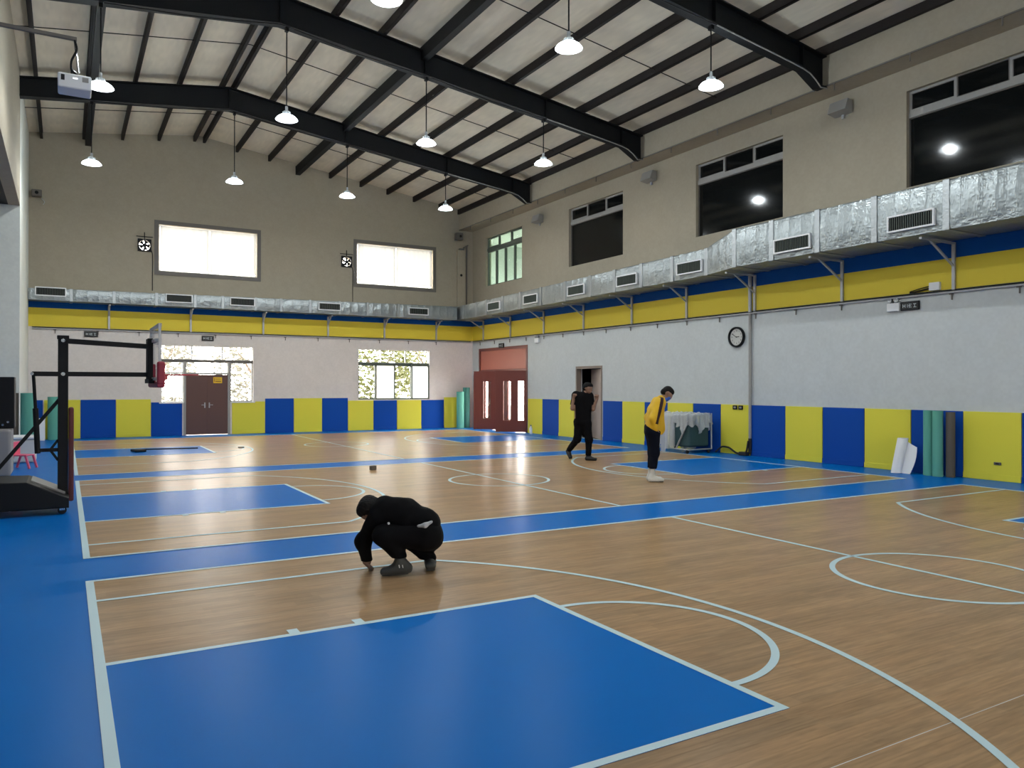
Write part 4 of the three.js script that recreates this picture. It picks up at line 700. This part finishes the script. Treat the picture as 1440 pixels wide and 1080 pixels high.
/* ---------------------------------------------------------------- people: distance fields meshed with surface nets */
function surf(f, lo, hi, c) {
  const n = [0, 1, 2].map(k => Math.ceil((hi[k] - lo[k]) / c) + 1), F = new Float32Array(n[0] * n[1] * n[2]), at = (i, j, k) => i + n[0] * (j + n[1] * k);
  for (let k = 0; k < n[2]; k++) for (let j = 0; j < n[1]; j++) for (let i = 0; i < n[0]; i++) F[at(i, j, k)] = f(lo[0] + i * c, lo[1] + j * c, lo[2] + k * c);
  const id = new Int32Array(F.length).fill(-1), pos = [], nor = [], idx = [];
  for (let k = 0; k < n[2] - 1; k++) for (let j = 0; j < n[1] - 1; j++) for (let i = 0; i < n[0] - 1; i++) {
    let s = [0, 0, 0], m = 0; const v = q => F[at(i + (q & 1), j + ((q >> 1) & 1), k + (q >> 2))];
    for (let q = 0; q < 8; q++) for (const b of [1, 2, 4]) if (!(q & b)) { const A = v(q), B = v(q | b); if ((A < 0) !== (B < 0)) { const t = A / (A - B); s[0] += (q & 1) + (b === 1 ? t : 0); s[1] += ((q >> 1) & 1) + (b === 2 ? t : 0); s[2] += (q >> 2) + (b === 4 ? t : 0); m++; } }
    if (!m) continue;
    const p = [lo[0] + (i + s[0] / m) * c, lo[1] + (j + s[1] / m) * c, lo[2] + (k + s[2] / m) * c], e = c * 0.6; id[at(i, j, k)] = pos.length / 3; pos.push(...p);
    const g = V3(f(p[0] + e, p[1], p[2]) - f(p[0] - e, p[1], p[2]), f(p[0], p[1] + e, p[2]) - f(p[0], p[1] - e, p[2]), f(p[0], p[1], p[2] + e) - f(p[0], p[1], p[2] - e)).normalize(); nor.push(g.x, g.y, g.z);
  }
  const quad = (a, b, d, e, flip) => { if (a < 0 || b < 0 || d < 0 || e < 0) return; flip ? idx.push(a, d, b, a, e, d) : idx.push(a, b, d, a, d, e); };
  for (let k = 1; k < n[2] - 1; k++) for (let j = 1; j < n[1] - 1; j++) for (let i = 1; i < n[0] - 1; i++) {
    const A = F[at(i, j, k)] < 0;
    if (A !== (F[at(i + 1, j, k)] < 0)) quad(id[at(i, j - 1, k - 1)], id[at(i, j, k - 1)], id[at(i, j, k)], id[at(i, j - 1, k)], !A);
    if (A !== (F[at(i, j + 1, k)] < 0)) quad(id[at(i - 1, j, k - 1)], id[at(i - 1, j, k)], id[at(i, j, k)], id[at(i, j, k - 1)], !A);
    if (A !== (F[at(i, j, k + 1)] < 0)) quad(id[at(i - 1, j - 1, k)], id[at(i, j - 1, k)], id[at(i, j, k)], id[at(i - 1, j, k)], !A);
  }
  const g = new THREE.BufferGeometry(); g.setAttribute('position', new THREE.Float32BufferAttribute(pos, 3)); g.setAttribute('normal', new THREE.Float32BufferAttribute(nor, 3)); g.setAttribute('uv', new THREE.Float32BufferAttribute(new Float32Array(pos.length / 3 * 2), 2)); g.setIndex(idx); return g;
}
const smin = (a, b, k) => { const h = Math.max(k - Math.abs(a - b), 0) / k; return Math.min(a, b) - h * h * k * 0.25; };
// bone: [ax, ay, az, ra, bx, by, bz, rb]
function field(bones, k = 0.04, grow = 0) {
  const pre = bones.map(b => { const d = [b[4] - b[0], b[5] - b[1], b[6] - b[2]]; return [...b, ...d, d[0] * d[0] + d[1] * d[1] + d[2] * d[2] || 1e-9]; });
  return (x, y, z) => {
    let r = 9; for (const b of pre) { const px = x - b[0], py = y - b[1], pz = z - b[2], t = Math.max(0, Math.min(1, (px * b[8] + py * b[9] + pz * b[10]) / b[11])), ex = px - t * b[8], ey = py - t * b[9], ez = pz - t * b[10]; r = smin(r, Math.sqrt(ex * ex + ey * ey + ez * ez) - (b[3] + (b[7] - b[3]) * t), k); }
    return r - grow;
  };
}
function meshOf(bones, k, grow, cell, clip) {
  const f0 = field(bones, k, grow), f = clip ? (x, y, z) => clip(x, y, z, f0(x, y, z)) : f0, lo = [9, 9, 9], hi = [-9, -9, -9];
  for (const b of bones) for (const o of [0, 4]) for (let a = 0; a < 3; a++) { const r = b[o + 3] + grow + 0.03; lo[a] = Math.min(lo[a], b[o + a] - r); hi[a] = Math.max(hi[a], b[o + a] + r); }
  return surf(f, lo, hi, cell);
}
function hand(W, fwd, nrm, curl, side) {      // wrist, direction of the fingers, palm normal, bend per joint, +1 / -1 thumb side
  const w = V3(...W), f = V3(...fwd).normalize(), n = V3(...nrm).addScaledVector(f, -V3(...nrm).dot(f)).normalize(), l = f.clone().cross(n).multiplyScalar(side), out = [], P = (a, b, c) => w.clone().addScaledVector(f, a).addScaledVector(l, b).addScaledVector(n, c);
  const B = (a, ra, b, rb) => out.push([a.x, a.y, a.z, ra, b.x, b.y, b.z, rb]);
  for (const o of [-0.026, -0.009, 0.009, 0.026]) B(P(0.0, o * 0.6, 0), 0.018, P(0.085, o, 0), 0.013);
  [[0.03, 0.92], [0.01, 1], [-0.01, 0.95], [-0.03, 0.78]].forEach(([o, s]) => {
    let p = P(0.085, o, 0), ang = curl; [[0.042, 0.0095], [0.027, 0.009], [0.021, 0.0085]].forEach(([len, r]) => { const q = p.clone().addScaledVector(f, Math.cos(ang) * len * s).addScaledVector(n, Math.sin(ang) * len * s); B(p, r, q, r * 0.95); p = q; ang += curl; });
  });
  const t0 = P(0.02, 0.03, 0.005), t1 = P(0.05, 0.052, 0.012), t2 = P(0.078, 0.05 - 0.02 * Math.min(1, curl), 0.018 + 0.015 * curl); B(t0, 0.013, t1, 0.0105); B(t1, 0.0105, t2, 0.009);
  return out;
}
function head(c, face, up, s = 1) {          // centre of the skull, where the face looks, top of the head
  const f = V3(...face).normalize(), u0 = V3(...up), u = u0.addScaledVector(f, -u0.dot(f)).normalize(), l = u.clone().cross(f), C = V3(...c), P = (a, b, d) => { const p = C.clone().addScaledVector(f, a * s).addScaledVector(u, b * s).addScaledVector(l, d * s); return [p.x, p.y, p.z]; };
  const bone = (a, ra, b, rb) => [...a, ra * s, ...b, rb * s];
  return { P, bones: [bone(P(-0.015, 0.02, 0.02), 0.078, P(-0.015, 0.02, -0.02), 0.078), bone(P(0.025, 0.015, 0.015), 0.072, P(0.025, 0.015, -0.015), 0.072), bone(P(0.045, -0.05, 0.012), 0.05, P(0.045, -0.05, -0.012), 0.05), bone(P(0.065, -0.085, 0), 0.028, P(0.05, -0.06, 0), 0.04), bone(P(0.098, 0.01, 0), 0.009, P(0.108, -0.022, 0), 0.013), bone(P(0.09, -0.056, 0.014), 0.008, P(0.09, -0.056, -0.014), 0.008), bone(P(0.0, 0.005, 0.086), 0.012, P(-0.006, -0.025, 0.084), 0.01), bone(P(0.0, 0.005, -0.086), 0.012, P(-0.006, -0.025, -0.084), 0.01)] };
}
function hairMesh(h, m, parent, extra = []) {
  const b = (a, ra, c, rb) => [...a, ra, ...c, rb];
  const bones = [b(h.P(-0.02, 0.03, 0.02), 0.086, h.P(-0.02, 0.03, -0.02), 0.086), b(h.P(0.03, 0.055, 0.025), 0.058, h.P(0.03, 0.055, -0.025), 0.058), b(h.P(-0.05, -0.03, 0.03), 0.055, h.P(-0.05, -0.03, -0.03), 0.055), ...extra.map(([p, r, q, s]) => b(h.P(...p), r, h.P(...q), s))];
  const F = h.P(0, 0, 0), X = V3(...h.P(1, 0, 0)).sub(V3(...F)), U = V3(...h.P(0, 1, 0)).sub(V3(...F));
  return part('hair', meshOf(bones, 0.03, 0.0, 0.008, (x, y, z, d) => { const q = V3(x - F[0], y - F[1], z - F[2]), a = q.dot(X), u = q.dot(U); return Math.max(d + 0.004 * noise.noise(x * 60, y * 60, z * 60), Math.min(a - 0.035, a - 0.105, 9), -(u - (a - 0.01) * 0.9 + 0.03)) > 0 && a > 0.035 && u < 0.045 ? Math.max(d, 0.002) : d + 0.004 * noise.noise(x * 60, y * 60, z * 60); }), m, parent);
}
function eyes(h, parent) { for (const s of [-1, 1]) { const p = h.P(0.083, 0.012, 0.032 * s), g = new THREE.SphereGeometry(0.0095, 10, 8); g.translate(...p); part('eye', g, M.eye, parent); } }
function bodyMesh(bones, hd, hands, parent) {
  const g = [meshOf(bones, 0.045, 0, 0.014), meshOf(hd.bones, 0.03, 0, 0.006), ...hands.map(h => meshOf(h, 0.008, 0, 0.005))];
  return part('body', merge(g), M.skin, parent);
}
const shoe = (heel, toe, ank, m, parent, sole, r = 0.036) => {
  const d = V3(...toe).sub(V3(...heel)), s = V3(0, 1, 0).cross(d).normalize().multiplyScalar(0.016), o = [];
  for (const k of [-1, 1]) o.push([heel[0] + k * s.x, heel[1], heel[2] + k * s.z, r, toe[0] + k * s.x * 1.3, toe[1], toe[2] + k * s.z * 1.3, r * 0.72]);
  o.push([heel[0], heel[1] + 0.01, heel[2], r * 1.05, ank[0], ank[1], ank[2], r * 1.15], [ank[0], ank[1] - 0.02, ank[2], r, heel[0] + d.x * 0.6, heel[1] + d.y * 0.6 + 0.01, heel[2] + d.z * 0.6, r * 0.85]);
  const sh = part('shoe', meshOf(o, 0.03, 0, 0.008, (x, y, z, q) => { const t = ((x - heel[0]) * d.x + (z - heel[2]) * d.z) / (d.x * d.x + d.z * d.z), low = heel[1] + d.y * Math.max(-0.2, Math.min(1.2, t)) - 0.034; return Math.max(q, low - y); }), m, parent);
  const sg = bar([heel[0] - d.x * 0.1, heel[1] - 0.03, heel[2] - d.z * 0.1], [toe[0] + d.x * 0.06, toe[1] - 0.03, toe[2] + d.z * 0.06], 0.075, 0.018); part('sole', sg, sole, sh);
};

{ // the crouching person in black
  const c = onFloor(560, 809), t = thing('person', 'person in black crouching on the near court, one hand on the floor line', 'person', [c.x, 0.004, c.z], lookTurn);
  const k = 0.000872 * 1.0, Q = (zx, zy, z = 0) => [(zx - 640) * k, (930 - zy) * k + z * 0.235, z];   // farther points stand higher in the picture
  const hd = head(Q(335, 262, -0.14), [-0.45, -0.72, -0.55], [-0.7, 0.6, 0.3], 1.05);
  const hip = Q(900, 520, -0.17), hipN = Q(870, 540, -0.04), hipF = Q(890, 530, -0.3), kneeN = Q(500, 535, 0.03), ankN = Q(655, 742, 0), kneeF = Q(640, 520, -0.44), ankF = Q(920, 760, -0.28);
  const sh = Q(455, 300, -0.18), shN = Q(430, 350, -0.03), shF = Q(440, 330, -0.34), elb = Q(262, 590, -0.12), wri = Q(288, 800, -0.2), elbF = Q(420, 520, -0.42), wriF = Q(560, 560, -0.46), mid = Q(700, 320, -0.18);
  const B = (a, ra, b, rb) => [...a, ra, ...b, rb];
  const legs = [B(hipN, 0.1, kneeN, 0.07), B(kneeN, 0.065, ankN, 0.042), B(hipF, 0.1, kneeF, 0.07), B(kneeF, 0.065, ankF, 0.042)], pelvis = [B(Q(880, 490, -0.09), 0.12, Q(880, 490, -0.26), 0.12), B(Q(930, 545, -0.1), 0.095, Q(930, 545, -0.25), 0.095)];
  const torso = [B(Q(850, 420, -0.11), 0.12, Q(680, 325, -0.11), 0.13), B(Q(850, 420, -0.25), 0.12, Q(680, 325, -0.25), 0.13), B(Q(680, 325, -0.1), 0.13, Q(500, 275, -0.08), 0.11), B(Q(680, 325, -0.27), 0.13, Q(500, 275, -0.29), 0.11), B(sh, 0.06, Q(370, 285, -0.13), 0.055)];
  const arms = [B(shN, 0.068, elb, 0.052), B(elb, 0.05, wri, 0.036), B(shF, 0.068, elbF, 0.052), B(elbF, 0.05, wriF, 0.036)];
  const hN = hand(Q(262, 800, -0.2), [0.72, -0.66, 0.12], [-0.6, -0.75, 0.1], 0.22, 1), hF = hand(wriF, [1, -0.3, 0], [0, -1, 0], 0.5, -1);
  bodyMesh([...legs, ...pelvis, ...torso, ...arms], hd, [hN, hF], t); eyes(hd, t);
  const jk = [...torso, ...arms, B(Q(880, 410, -0.1), 0.12, Q(880, 410, -0.25), 0.12)];
  part('jacket', meshOf(jk, 0.05, 0.014, 0.012, (x, y, z, d) => Math.max(d + 0.006 * noise.noise(x * 14, y * 14, z * 14), (x - 0.27) * 0.75 + (0.36 - y) * 0.9 - 0.05, -(y - wri[1] - 0.01))), M.cloth, t);
  part('collar', meshOf([B(Q(520, 215, -0.1), 0.045, Q(520, 215, -0.26), 0.045), B(Q(430, 225, -0.06), 0.035, Q(420, 230, -0.22), 0.035)], 0.03, 0, 0.01), M.cloth, t);
  part('trousers', meshOf([...legs, ...pelvis], 0.05, 0.02, 0.012, (x, y, z, d) => Math.max(d + 0.006 * noise.noise(x * 12, y * 12, z * 12), 0.1 + (z < -0.15 ? -0.03 : 0.05) - y)), M.cloth, t);
  part('shirt', meshOf([B(Q(850, 447, 0.068), 0.012, Q(920, 440, 0.085), 0.02), B(Q(920, 440, 0.085), 0.02, Q(978, 405, 0.06), 0.012)], 0.02, 0, 0.006), M.shirt, t);
  const lg = new THREE.CircleGeometry(0.011, 14); lg.translate(...Q(568, 425, 0.135)); part('logo', lg, M.white, t);
  shoe(Q(720, 868, 0.0), Q(500, 895, 0.0), Q(660, 790, 0), M.shoeGrey, t, M.shoeGrey, 0.044); shoe(Q(920, 800, -0.33), Q(948, 842, -0.13), Q(915, 735, -0.31), M.shoeGrey, t, M.shoeGrey, 0.038);
  const em = [0, 1].map(i => { const b = box(-0.004, 0.004, -0.013, 0.013, 0, 0.003); b.rotateZ(0.2); const q = Q(660 + 34 * i, 846, 0.056); b.translate(...q); return b; }); part('shoe_mark', em, M.white, t);
  hairMesh(hd, M.hair, t, [[[-0.02, -0.04, 0.05], 0.055, [-0.02, -0.04, -0.05], 0.055]]);
}
{ // the person in black in a boxing stance
  const c = onFloor(826, 647.5), t = thing('person', 'person in a black T-shirt and trousers standing with raised fists before the grey door', 'person', [c.x, 0.004, c.z], lookTurn);
  const k = 0.00243, Q = (zx, zy, z = 0) => [(zx - 243) * k, (993 - zy) * k, z], B = (a, ra, b, rb) => [...a, ra, ...b, rb];
  const hd = head(Q(245, 332, 0.06), [0.75, -0.3, 0.6], [0.1, 1, 0], 1.02);
  const hR = Q(228, 655, 0.02), hL = Q(172, 655, -0.02), kR = Q(254, 800, 0.07), aR = Q(252, 945, 0), kL = Q(150, 800, 0.02), aL = Q(88, 905, -0.3);
  const sL = Q(140, 400, -0.05), sR = Q(258, 408, 0.02), eL = Q(105, 520, 0.02), wL = Q(112, 425, 0.1), eR = Q(290, 525, 0.08), wR = Q(322, 435, 0.14);
  const torso = [B(Q(222, 640, 0), 0.11, Q(235, 440, 0), 0.10), B(Q(172, 640, 0), 0.11, Q(162, 440, 0), 0.10), B(sL, 0.065, sR, 0.065), B(Q(205, 430, 0), 0.08, Q(228, 385, 0.03), 0.055), B(Q(226, 390, 0.02), 0.052, Q(240, 345, 0.05), 0.052)];
  const legs = [B(hR, 0.095, kR, 0.06), B(kR, 0.058, aR, 0.04), B(hL, 0.095, kL, 0.06), B(kL, 0.058, aL, 0.04)], up = [B(sL, 0.058, eL, 0.042), B(sR, 0.058, eR, 0.042)], fore = [B(eL, 0.042, wL, 0.03), B(eR, 0.042, wR, 0.03)];
  bodyMesh([...torso, ...legs, ...up, ...fore], hd, [hand(wL, [0.15, 1, 0.2], [0.7, 0, 0.7], 1.35, 1), hand(wR, [0.12, 1, 0.1], [-0.5, 0, 0.85], 1.35, -1)], t); eyes(hd, t);
  part('t_shirt', meshOf([...torso.slice(0, 3), B(Q(205, 430, 0), 0.08, Q(222, 396, 0.02), 0.056), B(sL, 0.062, eL, 0.05), B(sR, 0.062, eR, 0.05)], 0.05, 0.022, 0.012, (x, y, z, d) => Math.max(d + 0.006 * noise.noise(x * 10, y * 10, z * 10), 0.72 - y, (x < -0.28 || x > 0.08) && y < 1.24 ? 1.21 + 0.02 - y : -1)), M.cloth, t);
  part('trousers', meshOf([...legs, torso[0].slice(0, 4).concat(hR, 0.1), torso[1].slice(0, 4).concat(hL, 0.1)], 0.05, 0.022, 0.012, (x, y, z, d) => Math.max(d + 0.006 * noise.noise(x * 10, y * 10, z * 10), 0.1 - y)), M.cloth, t);
  shoe([aR[0] - 0.03, 0.036, 0.0], [aR[0] + 0.15, 0.034, 0.08], [aR[0], 0.11, 0], M.shoeBlack, t, M.shoeBlack); shoe([aL[0] - 0.03, 0.17, -0.33], [aL[0] + 0.02, 0.045, -0.23], [aL[0], 0.22, -0.31], M.shoeBlack, t, M.shoeBlack);
  hairMesh(hd, M.hair, t, [[[-0.005, 0.01, 0.05], 0.05, [-0.005, 0.01, -0.05], 0.05]]);
}
{ // the person in the yellow jacket
  const c = onFloor(919, 677), t = thing('person', 'person in a yellow jacket with a black sleeve stripe looking down, blue mask on', 'person', [c.x, 0.004, c.z], lookTurn);
  const k = 0.001845, Q = (zx, zy, z = 0) => [(zx - 195) * k, (995 - zy) * k, z], B = (a, ra, b, rb) => [...a, ra, ...b, rb];
  const hd = head(Q(322, 168, 0), [0.62, -0.75, 0.12], [0.75, 0.62, 0], 1.02);
  const legs = []; for (const s of [-1, 1]) { const z = s * 0.085; legs.push(B(Q(185, 540, z), 0.088, Q(196, 720, z), 0.058), B(Q(196, 720, z), 0.056, Q(176, 925, z), 0.036)); }
  const torso = [B(Q(182, 520, -0.07), 0.105, Q(215, 340, -0.07), 0.11), B(Q(182, 520, 0.07), 0.105, Q(215, 340, 0.07), 0.11), B(Q(215, 330, -0.12), 0.085, Q(240, 262, -0.14), 0.065), B(Q(215, 330, 0.12), 0.085, Q(240, 262, 0.14), 0.065), B(Q(240, 262, -0.13), 0.062, Q(240, 262, 0.13), 0.062), B(Q(255, 250, 0), 0.06, Q(300, 195, 0), 0.05)];
  const arms = []; for (const s of [-1, 1]) arms.push(B(Q(243, 262, s * 0.17), 0.056, Q(168, 405, s * 0.23), 0.044), B(Q(168, 405, s * 0.23), 0.042, Q(190, 478, s * 0.19), 0.032));
  bodyMesh([...legs, ...torso, ...arms], hd, [hand(Q(190, 478, 0.19), [0.35, -1, -0.1], [0, 0.2, -1], 0.35, 1), hand(Q(190, 478, -0.19), [0.35, -1, 0.1], [0, 0.2, 1], 0.35, -1)], t); eyes(hd, t);
  const jb = [...torso.slice(0, 5), ...arms, B(Q(255, 262, 0), 0.07, Q(268, 235, 0), 0.06), B(Q(215, 400, 0), 0.115, Q(230, 500, 0), 0.11)], wr = (x, y) => y < (995 - 466) * k ? 0 : 0;
  const clip = (x, y, z, d) => Math.max(d + 0.007 * noise.noise(x * 11, y * 11, z * 11), (0.875 - 0.55 * x) - y);
  const jf = field(jb, 0.045, 0.026);
  part('jacket', meshOf(jb, 0.045, 0.026, 0.012, clip), M.jacketYellow, t);
  const a = Q(256, 205), b = Q(200, 455), sx = b[0] - a[0], sy = b[1] - a[1], sl = Math.hypot(sx, sy);
  part('sleeve_stripe', meshOf(jb, 0.045, 0.026, 0.01, (x, y, z, d) => { const u = ((x - a[0]) * sx + (y - a[1]) * sy) / sl, w = Math.abs((x - a[0]) * sy - (y - a[1]) * sx) / sl; return Math.max(clip(x, y, z, d) - 0.005, w - 0.03, -u, u - sl, 0.05 - Math.abs(z)); }), M.stripe, t);
  part('trousers', meshOf([...legs, B(Q(182, 520, -0.07), 0.1, Q(182, 490, -0.07), 0.1), B(Q(182, 520, 0.07), 0.1, Q(182, 490, 0.07), 0.1)], 0.05, 0.024, 0.012, (x, y, z, d) => Math.max(d + 0.006 * noise.noise(x * 10, y * 10, z * 10), 0.225 - y)), M.clothNavy, t);
  for (const s of [-1, 1]) { part('sock', meshOf([B(Q(178, 870, s * 0.085), 0.04, Q(176, 950, s * 0.085), 0.042)], 0.02, 0.004, 0.008), M.shoeWhite, t); shoe([Q(176, 0)[0] - 0.03, 0.038, s * 0.085], [Q(268, 0)[0], 0.036, s * 0.1], [Q(176, 0)[0], 0.12, s * 0.085], M.shoeWhite, t, M.shoeBlack, 0.04); }
  const P = hd.P, mb = (p, r, q, r2) => [...p, r, ...q, r2];
  part('face_mask', meshOf([mb(P(0.078, -0.045, 0.03), 0.03, P(0.078, -0.045, -0.03), 0.03), mb(P(0.075, -0.085, 0.02), 0.03, P(0.075, -0.085, -0.02), 0.03), mb(P(0.06, -0.1, 0.02), 0.03, P(0.06, -0.1, -0.02), 0.03)], 0.02, 0.008, 0.006), M.mask, t);
  hairMesh(hd, M.hair, t);
}
console.log('people');
shade(scene);
renderer.render(scene, camera);
